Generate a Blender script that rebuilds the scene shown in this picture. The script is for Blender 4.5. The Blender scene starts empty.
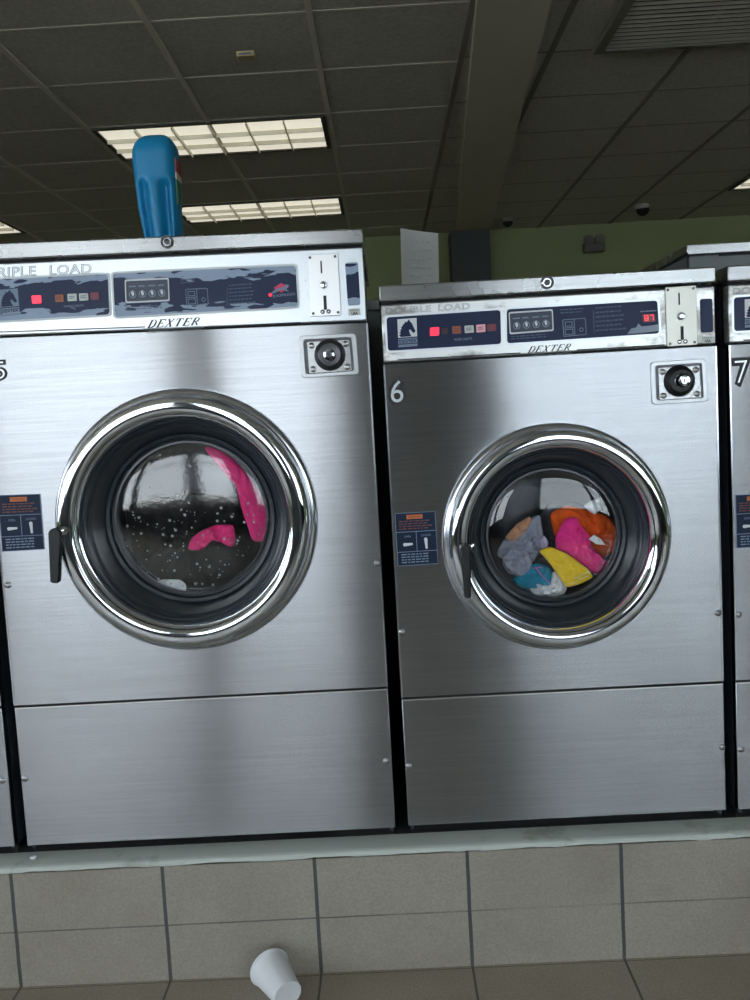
import bpy, bmesh, math, random
from mathutils import Vector, Matrix, noise
random.seed(4)
SC = bpy.context.scene
COL = SC.collection
PI = math.pi
# ------------------------------------------------------------------ camera frame (metres, +Y into the room, +Z up)
F, PITCH, YAW, ROLL, EYE = 950.0, .0935, -.015, -.0558, 1.16
def _axes():
    cy, sy = math.cos(YAW), math.sin(YAW)
    f = Vector((sy*math.cos(PITCH), cy*math.cos(PITCH), -math.sin(PITCH)))
    r = Vector((cy, -sy, 0)); u = r.cross(f)
    c, s = math.cos(ROLL), math.sin(ROLL)
    return r*c+u*s, r*s-u*c, f          # image right, image down, forward
AX, AD, AF = _axes()
FRONT = 1.93                              # plane of the machine fronts
def at(px, py, Y=FRONT):
    v = AX*((px-375)/F)+AD*((py-500)/F)+AF
    t = Y/v.y
    return Vector((v.x*t, Y, EYE+v.z*t))
def atz(px, py, z):
    v = AX*((px-375)/F)+AD*((py-500)/F)+AF
    t = (z-EYE)/v.z
    return Vector((v.x*t, v.y*t, z))
cam_d = bpy.data.cameras.new('camera'); cam = bpy.data.objects.new('camera', cam_d); COL.objects.link(cam)
cam_d.sensor_fit = 'VERTICAL'; cam_d.sensor_height = 24; cam_d.lens = F/1000*24; cam_d.clip_start = .02
up = -AD; bk = -AF
cam.matrix_world = Matrix(((AX.x, up.x, bk.x, 0), (AX.y, up.y, bk.y, 0), (AX.z, up.z, bk.z, EYE), (0, 0, 0, 1)))
SC.camera = cam

# ------------------------------------------------------------------ materials
def srgb(r, g, b):
    f = lambda c: (c/255/12.92 if c/255 <= .04045 else ((c/255+.055)/1.055)**2.4)
    return (f(r), f(g), f(b), 1)
def mat(name, col=(.5, .5, .5, 1), rough=.5, metal=0, **kw):
    m = bpy.data.materials.new(name); m.use_nodes = True
    b = m.node_tree.nodes['Principled BSDF']
    b.inputs['Base Color'].default_value = col
    b.inputs['Roughness'].default_value = rough
    b.inputs['Metallic'].default_value = metal
    for k, v in kw.items():
        b.inputs[k.replace('_', ' ')].default_value = v
    return m
class N:                                   # tiny node helper
    def __init__(s, m): s.t = m.node_tree; s.b = s.t.nodes.get('Principled BSDF')
    def n(s, typ, **kw):
        x = s.t.nodes.new(typ)
        for k, v in kw.items(): setattr(x, k, v)
        return x
    def l(s, a, b): s.t.links.new(a, b)
    def m(s, op, a, b=None, c=None):
        x = s.n('ShaderNodeMath', operation=op)
        for i, v in enumerate((a, b, c)):
            if v is None: continue
            if hasattr(v, 'node'): s.l(v, x.inputs[i])
            else: x.inputs[i].default_value = v
        return x.outputs[0]
    def coord(s, scale=(1, 1, 1), kind='Object'):
        c = s.n('ShaderNodeTexCoord'); mp = s.n('ShaderNodeMapping'); mp.inputs['Scale'].default_value = scale
        s.l(c.outputs[kind], mp.inputs['Vector']); return mp.outputs[0]
    def noise(s, vec, scale=5, detail=3, rough=.5):
        x = s.n('ShaderNodeTexNoise'); x.inputs['Scale'].default_value = scale; x.inputs['Detail'].default_value = detail
        x.inputs['Roughness'].default_value = rough; s.l(vec, x.inputs['Vector']); return x.outputs['Fac']
    def ramp(s, fac, stops):
        r = s.n('ShaderNodeValToRGB'); e = r.color_ramp.elements
        while len(e) < len(stops): e.new(.5)
        for q, (p, c) in zip(e, stops): q.position = p; q.color = c if len(c) == 4 else (*c, 1)
        s.l(fac, r.inputs[0]); return r.outputs[0]
    def mix(s, fac, a, b):
        x = s.n('ShaderNodeMix', data_type='RGBA')
        for i, v in ((0, fac), (6, a), (7, b)):
            if hasattr(v, 'node'): s.l(v, x.inputs[i])
            else: x.inputs[i].default_value = v
        return x.outputs[2]
    def bump(s, h, strength=.3, dist=.002):
        x = s.n('ShaderNodeBump'); x.inputs['Strength'].default_value = strength; x.inputs['Distance'].default_value = dist
        s.l(h, x.inputs['Height']); s.l(x.outputs[0], s.b.inputs['Normal'])
def G(v, a=1): return (v, v, v, a)

def steel(name, base, rough=.27, aniso=.75, smudge=.06, wave=.5):
    m = mat(name, base, rough, 1); k = N(m)
    k.b.inputs['Anisotropic'].default_value = aniso; k.b.inputs['Anisotropic Rotation'].default_value = .25
    tg = k.n('ShaderNodeTangent', direction_type='RADIAL', axis='Z'); k.l(tg.outputs[0], k.b.inputs['Tangent'])
    v = k.coord((1.2, 1, 90)); n1 = k.noise(v, 4, 2)               # horizontal brushing
    v2 = k.coord((1, 1, 1)); n2 = k.noise(v2, 5, 4, .6)            # greasy smudges
    r = k.m('MULTIPLY_ADD', n2, smudge*2, rough-smudge)
    k.l(r, k.b.inputs['Roughness'])
    dark = tuple(c*.86 for c in base[:3])+(1,)
    f = k.m('ADD', k.m('MULTIPLY', n1, .6), k.m('MULTIPLY', n2, .4))
    k.l(k.mix(k.ramp(f, [(.35, G(0)), (.65, G(1))]), dark, base), k.b.inputs['Base Color'])
    v3 = k.coord((3.2, 1, 1.0)); n3 = k.noise(v3, 1.3, 1)          # sheet is never quite flat
    k.bump(n3, wave, .012)
    return m
STEEL = steel('brushed_steel', (.47, .485, .51, 1), .235, 1.0, .02, .12)
LIDST = steel('lid_steel', (.47, .48, .49, 1), .27, .8, .05, .12)
FACE = mat('silver_fascia', srgb(206, 211, 216), .32, .75)
def worn_face(name, amount, base):
    m = mat(name, base, .33, .7); k = N(m)
    v = k.coord((1, 1, 1.8)); n = k.noise(v, 9, 6, .7)
    sx = k.n('ShaderNodeSeparateXYZ'); k.l(k.coord(), sx.inputs[0])
    n2 = k.noise(k.coord((1, 1, 1)), 2.3, 2)
    g = k.m('ADD', n, k.m('MULTIPLY', k.m('SUBTRACT', n2, .5), .8))
    f = k.ramp(g, [(.62-amount, G(0)), (.70-amount*.6, G(1))])
    k.l(k.mix(k.m('MULTIPLY', f, .75), base, srgb(104, 98, 90)), k.b.inputs['Base Color'])
    return m
FACE5 = worn_face('silver_fascia_clean', -.05, srgb(222, 228, 234))
FACE6 = worn_face('silver_fascia_worn', .15, srgb(214, 216, 216))
COINP = mat('coin_plate_metal', (.8, .81, .82, 1), .34, .8)
COINP6 = mat('coin_plate_worn', (.40, .40, .36, 1), .32, .85)
CHROME = mat('chrome', (.74, .78, .84, 1), .045, 1)
BEZEL = mat('bezel_metal', (.34, .35, .36, 1), .28, 1)
CHROME2 = mat('satin_chrome', (.62, .65, .70, 1), .16, 1)
BOLT = mat('bolt_metal', (.42, .42, .43, 1), .3, 1)
DARKMET = mat('dark_metal', (.09, .09, .1, 1), .35, .8)
EDGE = mat('edge_highlight', (.95, .95, .96, 1), .2, 1)  # lighter metal standing in for a mirrored highlight
SIDE = mat('dark_painted_side', srgb(66, 74, 84), .45)
BLACK = mat('black_plastic', srgb(13, 16, 19), .45)
GASKET = mat('door_cone_plastic', srgb(38, 45, 53), .3)
GAP = mat('black_gap', srgb(14, 16, 18), .7)
NAVY = mat('navy_print', srgb(18, 36, 74), .35, Specular_IOR_Level=.22)
NAVYL = mat('navy_label', srgb(16, 36, 62), .4, Specular_IOR_Level=.22)
WHITE = mat('white_print', srgb(215, 222, 228), .5)
PALE = mat('pale_blue_print', srgb(120, 140, 165), .5)
DIM = mat('dim_blue_print', srgb(74, 94, 122), .5)
OUTL = mat('grey_outline_print', srgb(120, 126, 130), .5)
ORANGE = mat('orange_print', srgb(205, 110, 50), .5)
RUST = mat('rust_print', srgb(110, 64, 58), .5)
BLK = mat('black_print', srgb(28, 30, 36), .5)
def emis(name, c, s):
    m = mat(name, c, .3); b = m.node_tree.nodes['Principled BSDF']
    b.inputs['Emission Color'].default_value = c; b.inputs['Emission Strength'].default_value = s; return m
REDON = emis('red_lamp_on', srgb(255, 40, 70), .75)
REDOFF = mat('red_lamp_off', srgb(120, 24, 50), .35)
DKRED = mat('dark_red_lamp', srgb(62, 24, 38), .35)
ORLAMP = mat('orange_lamp', srgb(156, 84, 40), .35)
WLAMP = mat('white_lamp', srgb(196, 204, 200), .35)
PLAMP = mat('pink_lamp', srgb(240, 178, 190), .35)
LED = emis('led_red', srgb(255, 30, 60), .9)
LEDBG = mat('led_window', srgb(92, 12, 36), .3)
PINKLOGO = mat('pink_logo', srgb(216, 50, 96), .4)
FILM = mat('torn_film', srgb(132, 146, 166), .4)
def film_navy():
    m = mat('navy_under_torn_film', srgb(22, 40, 72), .35, Specular_IOR_Level=.25); k = N(m)
    sx = k.n('ShaderNodeSeparateXYZ'); k.l(k.coord(), sx.inputs[0])
    n = k.noise(k.coord((9, 9, 30)), 1.6, 3, .55)
    zz = k.m('SUBTRACT', sx.outputs[2], k.m('MULTIPLY', sx.outputs[0], -.024))
    up_ = k.m('MULTIPLY', k.m('SUBTRACT', zz, FILMZ+.012), 17)
    lo_ = k.m('MULTIPLY', k.m('SUBTRACT', FILMZ-.034, zz), 17)
    e = k.m('ADD', k.m('MAXIMUM', up_, lo_), n)
    f = k.ramp(e, [(.56, G(0)), (.58, G(1))])
    n2 = k.noise(k.coord((16, 16, 70)), 1.4, 1)
    f2 = k.ramp(n2, [(.40, G(0)), (.43, G(1))])
    k.l(k.mix(k.m('MULTIPLY', f, f2), srgb(18, 38, 76), srgb(150, 168, 194)), k.b.inputs['Base Color'])
    return m
FILMZ = 1.43-.262+.0    # local height of the strip on its machine
NAVYFILM = film_navy()
def thin_glass(name, tint=(.93, .95, .96, 1), ior=1.5, gl=.05):
    m = bpy.data.materials.new(name); m.use_nodes = True; t = m.node_tree; t.nodes.remove(t.nodes['Principled BSDF'])
    o = t.nodes['Material Output']; tr = t.nodes.new('ShaderNodeBsdfTransparent'); tr.inputs[0].default_value = tint
    g = t.nodes.new('ShaderNodeBsdfGlossy'); g.inputs['Roughness'].default_value = gl
    fr = t.nodes.new('ShaderNodeFresnel'); fr.inputs[0].default_value = ior
    mx = t.nodes.new('ShaderNodeMixShader'); t.links.new(fr.outputs[0], mx.inputs[0]); t.links.new(tr.outputs[0], mx.inputs[1])
    t.links.new(g.outputs[0], mx.inputs[2]); t.links.new(mx.outputs[0], o.inputs[0]); return m
GLASS = thin_glass('door_glass', (.95, .97, .98, 1), 1.7, .03)
GLASSW = thin_glass('wet_door_glass', (.95, .97, .98, 1), 1.85, .07); k = N(GLASSW)
gg = [x for x in k.t.nodes if x.type == 'BSDF_GLOSSY'][0]; bb = k.n('ShaderNodeBump'); bb.inputs['Strength'].default_value = .12; bb.inputs['Distance'].default_value = .001
k.l(k.noise(k.coord(), 120, 3), bb.inputs['Height']); k.l(bb.outputs[0], gg.inputs['Normal'])
PANE = thin_glass('window_glass', (.97, .98, .98, 1), 1.3, .02)
DROP = mat('water_drop', srgb(205, 212, 216), .1, 0, Alpha=.5)
DRUM = mat('drum_steel', (.10, .10, .11, 1), .35, .9)
FOAM = mat('foam', srgb(235, 238, 240), .8)
def cloth(name, c, sheen=.0):
    m = mat(name, c, .85); k = N(m)
    n = k.noise(k.coord((1, 1, 1)), 260, 2); k.bump(n, .25, .001)
    return m
def tiles(name, base, joint, x0, dx, z0, jw, axis2='z', zdim=0, speck=.12, warm=None):
    m = mat(name, base, .45); k = N(m)
    sx = k.n('ShaderNodeSeparateXYZ'); k.l(k.coord(), sx.inputs[0])
    def line(sock, o, d, w):
        q = k.m('PINGPONG', k.m('SUBTRACT', sock, o), d/2)          # 0 on the joints
        return k.m('LESS_THAN', q, w/2)
    wob = k.m('MULTIPLY', k.m('SUBTRACT', k.noise(k.coord(), 14, 2), .5), .002)
    lx = line(k.m('ADD', sx.outputs[0], wob), x0, dx, jw)
    s2 = sx.outputs[2] if axis2 == 'z' else sx.outputs[1]
    lz = line(k.m('ADD', s2, wob), z0, zdim, jw*.45)
    patch = k.ramp(k.noise(k.coord(), 3.5, 3), [(.42, G(.15)), (.62, G(.8))])
    lz = k.m('MULTIPLY', lz, patch) if axis2 == 'z' else lz
    j = k.m('MAXIMUM', lx, lz)
    n = k.noise(k.coord(), 210, 2); n2 = k.noise(k.coord(), 4, 4, .6)
    hi = tuple(min(1, c*(1+speck)) for c in base[:3])+(1,); lo = tuple(c*(1-speck) for c in base[:3])+(1,)
    c = k.mix(k.ramp(n, [(.35, G(0)), (.65, G(1))]), lo, hi)
    c = k.mix(k.m('MULTIPLY', k.ramp(n2, [(.4, G(0)), (.75, G(1))]), .35), c, warm or srgb(112, 102, 86))
    k.l(k.mix(j, c, joint), k.b.inputs['Base Color'])
    k.bump(k.m('SUBTRACT', k.m('MULTIPLY', n, .2), j), .5, .002)
    return m

# ------------------------------------------------------------------ mesh helpers
class MB:
    def __init__(s): s.bm = bmesh.new()
    def prism(s, pts, y0, y1, back=True):
        """pts = (x, z) outline, extruded from y1 (back) to y0 (front, nearer the camera)"""
        a = [s.bm.verts.new((x, y0, z)) for x, z in pts]; b = [s.bm.verts.new((x, y1, z)) for x, z in pts]
        s.bm.faces.new(a)
        if back: s.bm.faces.new(b[::-1])
        n = len(pts)
        for i in range(n): s.bm.faces.new((a[i], b[i], b[(i+1) % n], a[(i+1) % n]))
        return s
    def hprism(s, pts, z0, z1):
        a = [s.bm.verts.new((x, y, z0)) for x, y in pts]; b = [s.bm.verts.new((x, y, z1)) for x, y in pts]
        s.bm.faces.new(a); s.bm.faces.new(b[::-1]); n = len(pts)
        for i in range(n): s.bm.faces.new((a[i], b[i], b[(i+1) % n], a[(i+1) % n]))
        return s
    def box(s, x0, x1, y0, y1, z0, z1):
        return s.prism([(x0, z0), (x1, z0), (x1, z1), (x0, z1)], y0, y1)
    def lathe(s, cx, cz, prof, seg=72, y=FRONT, a0=0, a1=2*PI):
        """prof = (radius, distance towards the camera)"""
        rings = []
        full = abs(a1-a0-2*PI) < 1e-6
        m = seg if full else seg+1
        for r, o in prof:
            if r < 1e-6: rings.append([s.bm.verts.new((cx, y-o, cz))]*m)
            else: rings.append([s.bm.verts.new((cx+r*math.cos(a0+(a1-a0)*i/seg), y-o, cz+r*math.sin(a0+(a1-a0)*i/seg))) for i in range(m)])
        for A, B in zip(rings, rings[1:]):
            for i in range(seg):
                j = (i+1) % m
                vs = []
                for v in (A[i], B[i], B[j], A[j]):
                    if v not in vs: vs.append(v)
                if len(vs) > 2: s.bm.faces.new(vs)
        return s
    def tube(s, pts, r, seg=10):
        prev = None; pts = [Vector(p) for p in pts]
        rr = r if isinstance(r, (list, tuple)) else [r]*len(pts)
        for i, p in enumerate(pts):
            d = (pts[min(i+1, len(pts)-1)]-pts[max(i-1, 0)]).normalized()
            a = d.orthogonal().normalized() if prev is None else (prev-d*prev.dot(d)).normalized()
            prev = a; b = d.cross(a)
            ring = [s.bm.verts.new(p+(a*math.cos(2*PI*k/seg)+b*math.sin(2*PI*k/seg))*rr[i]) for k in range(seg)]
            if i:
                for k in range(seg): s.bm.faces.new((last[k], last[(k+1) % seg], ring[(k+1) % seg], ring[k]))
            else: s.bm.faces.new(ring[::-1])
            last = ring
        s.bm.faces.new(last); return s
    def build(s, name, m, parent=None, bevel=0, smooth=False, kind=None, label=None, subdiv=0, origin=None):
        bmesh.ops.recalc_face_normals(s.bm, faces=s.bm.faces)
        me = bpy.data.meshes.new(name)
        off = ORG if parent is not None else (origin or Vector((0, 0, 0)))
        s.bm.transform(Matrix.Translation(-off))
        s.bm.to_mesh(me); s.bm.free()
        if isinstance(m, (list, tuple)):
            for q in m: me.materials.append(q)
        else: me.materials.append(m)
        if smooth:
            for p in me.polygons: p.use_smooth = True
            if not subdiv and name not in ('bottle', 'door_glass', 'chrome_ring'):
                try: me.set_sharp_from_angle(angle=.7)
                except Exception: pass
        o = bpy.data.objects.new(name, me); COL.objects.link(o)
        if parent is not None: o.parent = parent
        elif origin is not None: o.location = origin
        if bevel:
            b = o.modifiers.new('bevel', 'BEVEL'); b.width = bevel; b.segments = 2; b.limit_method = 'ANGLE'; b.angle_limit = .6
            for p in me.polygons: p.use_smooth = True
            try:
                me.set_sharp_from_angle(angle=.6)
            except Exception: pass
        if subdiv:
            b = o.modifiers.new('sub', 'SUBSURF'); b.levels = b.render_levels = subdiv
        if kind: o['kind'] = kind
        if label: o['label'] = label
        return o
ORG = Vector((0, 0, 0))
def root(name, loc, label, cat, group=None):
    global ORG
    o = bpy.data.objects.new(name, None); COL.objects.link(o); o.location = loc; o['label'] = label; o['category'] = cat
    o.empty_display_size = .1
    if group: o['group'] = group
    ORG = Vector(loc); return o
def tag(o, label, cat, group=None, kind=None):
    o['label'] = label; o['category'] = cat
    if group: o['group'] = group
    if kind: o['kind'] = kind
    return o
def XZ(px, py, Y=FRONT):
    p = at(px, py, Y); return (p.x, p.z)
def quad(p): return [XZ(*q) for q in p]                     # pixel corners -> (x, z)
def lerp(a, b, t): return (a[0]+(b[0]-a[0])*t, a[1]+(b[1]-a[1])*t)
def bil(c, u, v):                                           # c = tl, tr, br, bl ; v from top
    return lerp(lerp(c[0], c[1], u), lerp(c[3], c[2], u), v)
def rrect(c, r):
    """rounded quadrilateral outline from tl, tr, br, bl (metres)"""
    out = []
    for i in range(4):
        p, a, b = Vector(c[i]), Vector(c[i-1]), Vector(c[(i+1) % 4])
        da = (a-p).normalized()*r; db = (b-p).normalized()*r
        for t in (0, .25, .5, .75, 1):
            w = (p+da)*(1-t)**2+p*2*t*(1-t)+(p+db)*t*t
            out.append((w.x, w.y))
    return out
def circle(cx, cz, r, n=20): return [(cx+r*math.cos(2*PI*i/n), cz+r*math.sin(2*PI*i/n)) for i in range(n)]
def sub(c, u0, v0, u1, v1): return [bil(c, u0, v0), bil(c, u1, v0), bil(c, u1, v1), bil(c, u0, v1)]
def frame_loop(mb, outer, inner, y0, y1):
    bm = mb.bm; n = len(outer)
    A = [[bm.verts.new((x, y, z)) for x, z in L] for L, y in ((outer, y1), (outer, y0), (inner, y0), (inner, y1))]
    for a, b in ((0, 1), (1, 2), (2, 3)):
        for i in range(n): bm.faces.new((A[a][i], A[a][(i+1) % n], A[b][(i+1) % n], A[b][i]))
    return mb
FONT_CACHE = {}
def text_tris(s, offset=0.0, shear=0.0, outline=False, space=1.0):
    key = (s, offset, shear, outline, space)
    if key in FONT_CACHE: return FONT_CACHE[key]
    cu = bpy.data.curves.new('t', 'FONT'); cu.body = s; cu.size = 1; cu.offset = offset; cu.shear = shear; cu.space_character = space
    cu.resolution_u = 3
    if outline: cu.fill_mode = 'NONE'; cu.bevel_depth = outline; cu.bevel_resolution = 0
    else: cu.fill_mode = 'FRONT'
    o = bpy.data.objects.new('t', cu); COL.objects.link(o)
    dg = bpy.context.evaluated_depsgraph_get(); me = bpy.data.meshes.new_from_object(o.evaluated_get(dg))
    vs = [tuple(v.co) for v in me.vertices]; fs = [tuple(p.vertices) for p in me.polygons]
    bpy.data.objects.remove(o); bpy.data.curves.remove(cu); bpy.data.meshes.remove(me)
    FONT_CACHE[key] = (vs, fs); return vs, fs
def text(mb, s, c, y, **kw):
    """writes s so that its extent fills the quadrilateral c (tl, tr, br, bl in metres) at depth y"""
    bb = kw.pop('bb', None)
    vs, fs = text_tris(s, **kw)
    if not vs: return mb
    if bb is None:
        ref = text_tris(s, 0.0, kw.get('shear', 0.0), False, kw.get('space', 1.0))[0]
        bb = (min(v[0] for v in ref), max(v[0] for v in ref), min(v[1] for v in ref), max(v[1] for v in ref))
    x0, x1, z0, z1 = bb
    bv = []
    for v in vs:
        p = bil(c, (v[0]-x0)/(x1-x0), 1-(v[1]-z0)/(z1-z0))
        bv.append(mb.bm.verts.new((p[0], y-(v[2]*.02), p[1])))
    for f in fs:
        try: mb.bm.faces.new([bv[i] for i in f])
        except ValueError: pass
    return mb
def stroke(mb, pts, w, y, th=.0006):
    """flat polyline of width w made of little bars"""
    for a, b in zip(pts, pts[1:]):
        a = Vector(a); b = Vector(b); d = (b-a)
        if d.length < 1e-6: continue
        d.normalize(); n = Vector((-d.y, d.x))*w/2; a2 = a-d*w*.3; b2 = b+d*w*.3
        mb.prism([tuple(a2+n), tuple(b2+n), tuple(b2-n), tuple(a2-n)], y-th, y)
    return mb
def serif_word(mb, c, y, word='DEXTER'):
    """slanted thick and thin serif capitals"""
    G_ = {'D': [((.1, 0), (.35, 0), .16), ((.22, 0), (.22, 1), .17), ((.1, 1), (.6, 1), .06), ((.1, 0), (.6, 0), .06), ((.6, 1), (.85, .75), .12), ((.85, .75), (.85, .25), .16), ((.85, .25), (.6, 0), .12)],
          'E': [((.25, 0), (.25, 1), .17), ((.1, 1), (.85, 1), .07), ((.1, 0), (.9, 0), .07), ((.25, .52), (.65, .52), .06), ((.85, 1), (.85, .8), .07), ((.9, 0), (.9, .25), .07), ((.65, .62), (.65, .42), .06)],
          'X': [((.15, 1), (.8, 0), .19), ((.8, 1), (.15, 0), .07), ((.05, 1), (.3, 1), .06), ((.65, 1), (.92, 1), .06), ((.02, 0), (.3, 0), .06), ((.65, 0), (.95, 0), .06)],
          'T': [((.5, 0), (.5, 1), .17), ((.08, 1), (.92, 1), .07), ((.08, 1), (.08, .78), .07), ((.92, 1), (.92, .78), .07), ((.35, 0), (.65, 0), .06)],
          'R': [((.22, 0), (.22, 1), .17), ((.1, 1), (.6, 1), .06), ((.6, 1), (.78, .76), .13), ((.78, .76), (.6, .5), .13), ((.22, .5), (.6, .5), .06), ((.45, .5), (.85, 0), .16), ((.08, 0), (.38, 0), .06), ((.75, 0), (.98, 0), .06)]}
    n = len(word); sl = .055
    H = (Vector(c[0])-Vector(c[3])).length; W = (Vector(c[1])-Vector(c[0])).length/n
    for i, ch in enumerate(word):
        for a, b, w in G_[ch]:
            P = []
            for q in (a, b):
                u = (i+q[0]*.9)/n*(1-sl)+sl*q[1]; P.append(Vector(bil(c, u, 1-q[1])))
            d = (P[1]-P[0]).normalized(); nn = Vector((-d.y, d.x))*w*W*.5
            mb.prism([tuple(P[0]+nn), tuple(P[1]+nn), tuple(P[1]-nn), tuple(P[0]-nn)], y-.0005, y)
    return mb
def lines_of_print(mb, c, rows, y, rnd, thick=.35, words=True):
    """rows of tiny unreadable print, as in the photograph"""
    for i in range(rows):
        v0 = i/rows; v1 = v0+thick/rows; u = 0; end = rnd.uniform(.7, 1)
        while u < end:
            w = rnd.uniform(.05, .16); mb.prism(sub(c, u, v0, min(u+w, 1), v1), y-.0004, y); u += w+.03
    return mb

def smoothstep(t): t = max(0, min(1, t)); return t*t*(3-2*t)

# ------------------------------------------------------------------ the washing machine
DEEP = .66
def washer(spec):
    x0, x1 = spec['x']; zb, zs, zc, zg, zt = spec['z']          # bottom, split, console line, lid gap, top (at the right edge)
    sc_, sg_, st_ = spec['slope']                                # extra height at the left edge
    Yb = FRONT+DEEP; fr = FRONT
    r = root('washing_machine', (( x0+x1)/2, FRONT+.33, LEDGE), spec['label'], 'washing machine', 'stainless steel washing machines in a row on the ledge')
    T = .004
    # cabinet shell without a front
    m = MB()
    zt_in = zg-.004
    m.box(x0+.006, x0+.012, fr+.012, Yb, LEDGE+.012, zt_in); m.box(x1-.012, x1-.006, fr+.012, Yb, LEDGE+.012, zt_in)
    m.box(x0+.012, x1-.012, Yb-.006, Yb, LEDGE+.012, zt_in); m.box(x0+.012, x1-.012, fr+.012, Yb-.006, zt_in-.006, zt_in)
    m.box(x0+.012, x1-.012, fr+.03, Yb-.006, LEDGE+.012, LEDGE+.02)
    m.build('cabinet', SIDE, r)
    m = MB(); m.box(x0+.012, x1-.012, fr+.022, Yb-.02, LEDGE, LEDGE+.012); m.box(x0+.004, x1-.004, fr+.022, fr+.03, LEDGE+.0005, zb+.004)
    m.build('plinth', GAP, r)
    # lower front panel
    m = MB(); m.box(x0, x1, fr, fr+.02, zb, zs-.0035); m.build('lower_panel', STEEL, r, bevel=.002)
    m = MB(); m.prism([(x0+.002, zs-.0068), (x1-.002, zs-.0068), (x1-.002, zs-.004), (x0+.002, zs-.004)], fr-.0008, fr+.001); m.build('fold_highlight', EDGE, r)  # bright strip painted in for the window highlight on the panel's top edge
    m = MB(); m.box(x0+.004, x1-.004, fr+.006, fr+.02, zs-.004, zs+.003); m.build('seam', GAP, r)
    # upper front panel with the round door hole
    cx, cz, R = spec['door']; hole = R*.93; zc_l = zc+sc_
    def rect_pt(a):
        dx, dz = math.cos(a), math.sin(a); ts = []
        if dx > 0: ts.append((x1-cx)/dx)
        if dx < 0: ts.append((x0-cx)/dx)
        if dz < 0: ts.append((zs+.001-cz)/dz)
        if dz > 0:
            k = (zc_l-zc)/(x1-x0)                                # z = zc + k (x1-x)
            ts.append((zc+k*(x1-cx)-.002-cz)/(dz+k*dx))
        t = min(q for q in ts if q > 0); return (cx+dx*t, cz+dz*t)
    angs = [2*PI*i/96 for i in range(96)]
    for X, Z in ((x0, zs+.001), (x1, zs+.001), (x0, zc_l-.002), (x1, zc-.002)):
        a = math.atan2(Z-cz, X-cx) % (2*PI); j = min(range(96), key=lambda i: abs(angs[i]-a)); angs[j] = a
    outer = [rect_pt(a) for a in angs]; inner = [(cx+hole*math.cos(a), cz+hole*math.sin(a)) for a in angs]
    m = MB(); frame_loop(m, outer, inner, fr, fr+.018); up_ = m.build('front_panel', STEEL, r, bevel=0)
    # turned vertical edges of the front panel (light catching fold)
    m = MB(); m.box(x0, x0+.003, fr-.0015, fr+.01, zs+.002, zc_l-.003); m.build('fold_highlight', CHROME2, r)
    m = MB(); m.box(x1-.003, x1, fr-.0015, fr+.01, zs+.002, zc-.003); m.build('fold_highlight', CHROME2, r)
    # console and lid
    m = MB(); m.prism([(x0+.001, zc_l+.003), (x1-.001, zc+.003), (x1-.001, zg-.007), (x0+.001, zg+sg_-.007)], fr-.001, fr+.03)
    con = m.build('console', spec['face'], r, bevel=.0025)
    m = MB(); m.prism([(x0+.004, zc_l-.004), (x1-.004, zc-.004), (x1-.004, zg+.002), (x0+.004, zg+sg_+.002)], fr+.012, fr+.05)
    m.build('console_backing', GAP, r)
    lidz0 = zg; m = MB(); m.prism([(x0-.001, zg+sg_), (x1+.001, zg), (x1+.001, zt), (x0-.001, zt+st_)], fr-.006, Yb)
    lid = m.build('lid', LIDST, r, bevel=.003)
    bx = XZ(*spec['lidscrew'])
    m = MB(); m.lathe(bx[0], bx[1], [(.0115, 0), (.0115, .003), (.009, .005), (.0085, .0045)], 24, fr-.006); m.lathe(bx[0], bx[1], [(.0085, .002), (0, .002)], 24, fr-.006)
    s_ = m.build('lid_lock', CHROME2, lid if False else r, smooth=True)
    m = MB(); m.lathe(bx[0], bx[1], [(.006, .0025), (.006, .005), (0, .006)], 20, fr-.006); m.lathe(bx[0], bx[1], [(.0118, .001), (.0135, .001), (.0135, 0)], 20, fr-.006)
    q = m.build('lock_core', DARKMET, s_)
    # screws of the panels
    for p in spec['screws']:
        x, z = XZ(*p)
        m = MB(); m.lathe(x, z, [(.0068, 0), (.0068, .0015), (.0045, .0035), (.0025, .004), (.0022, .0025), (0, .0025)], 18, fr); m.build('screw', BOLT, r, smooth=True)
    # ---- console print
    cy = fr-.001
    D = spec['console']
    P = spec['film'] and NAVYFILM or NAVY
    for key in ('left', 'right'):
        c = quad(D[key]); m = MB(); m.prism(rrect(c, .007), cy-.0012, cy); m.build('control_strip', P, r)
    c = quad(D['left']); cr = quad(D['right'])
    fy = cy-.0014
    # light silver line round the strips
    for k_ in ('left', 'right'):
        c_ = quad(D[k_]); m = MB(); o_ = [ (p[0], p[1]) for p in rrect([(c_[0][0]-.004, c_[0][1]+.004), (c_[1][0]+.004, c_[1][1]+.004), (c_[2][0]+.004, c_[2][1]-.004), (c_[3][0]-.004, c_[3][1]-.004)], .009)]
        frame_loop(m, o_, rrect(c_, .007), cy-.0016, cy); m.build('strip_border', WHITE if spec['film'] else FACE, r)
    # horse head emblem
    e = quad(D['emblem'])
    m = MB(); m.prism(sub(e, 0, 0, 1, .66), fy-.0004, fy+.001); em = m.build('emblem', WHITE if not spec['film'] else PALE, r)
    horse = [(.12, .97), (.14, .7), (.22, .42), (.36, .24), (.5, .17), (.6, .05), (.66, .17), (.76, .30), (.84, .52), (.92, .70), (.86, .80), (.76, .76), (.66, .60), (.58, .62), (.62, .80), (.70, .97)]
    m = MB(); m.prism([bil(e, u, v*.66) for u, v in horse], fy-.0009, fy-.0004); m.build('horse_head', NAVY, em)
    m = MB()
    for i in range(6):
        a = i/5; uu, vv = .05+.3*a*a, .86-.68*a; m.prism([bil(e, uu, vv*.66), bil(e, uu+.09, (vv-.03)*.66), bil(e, uu+.07, (vv+.07)*.66)], fy-.0009, fy-.0004)
    m.build('mane', NAVY, em)
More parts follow.
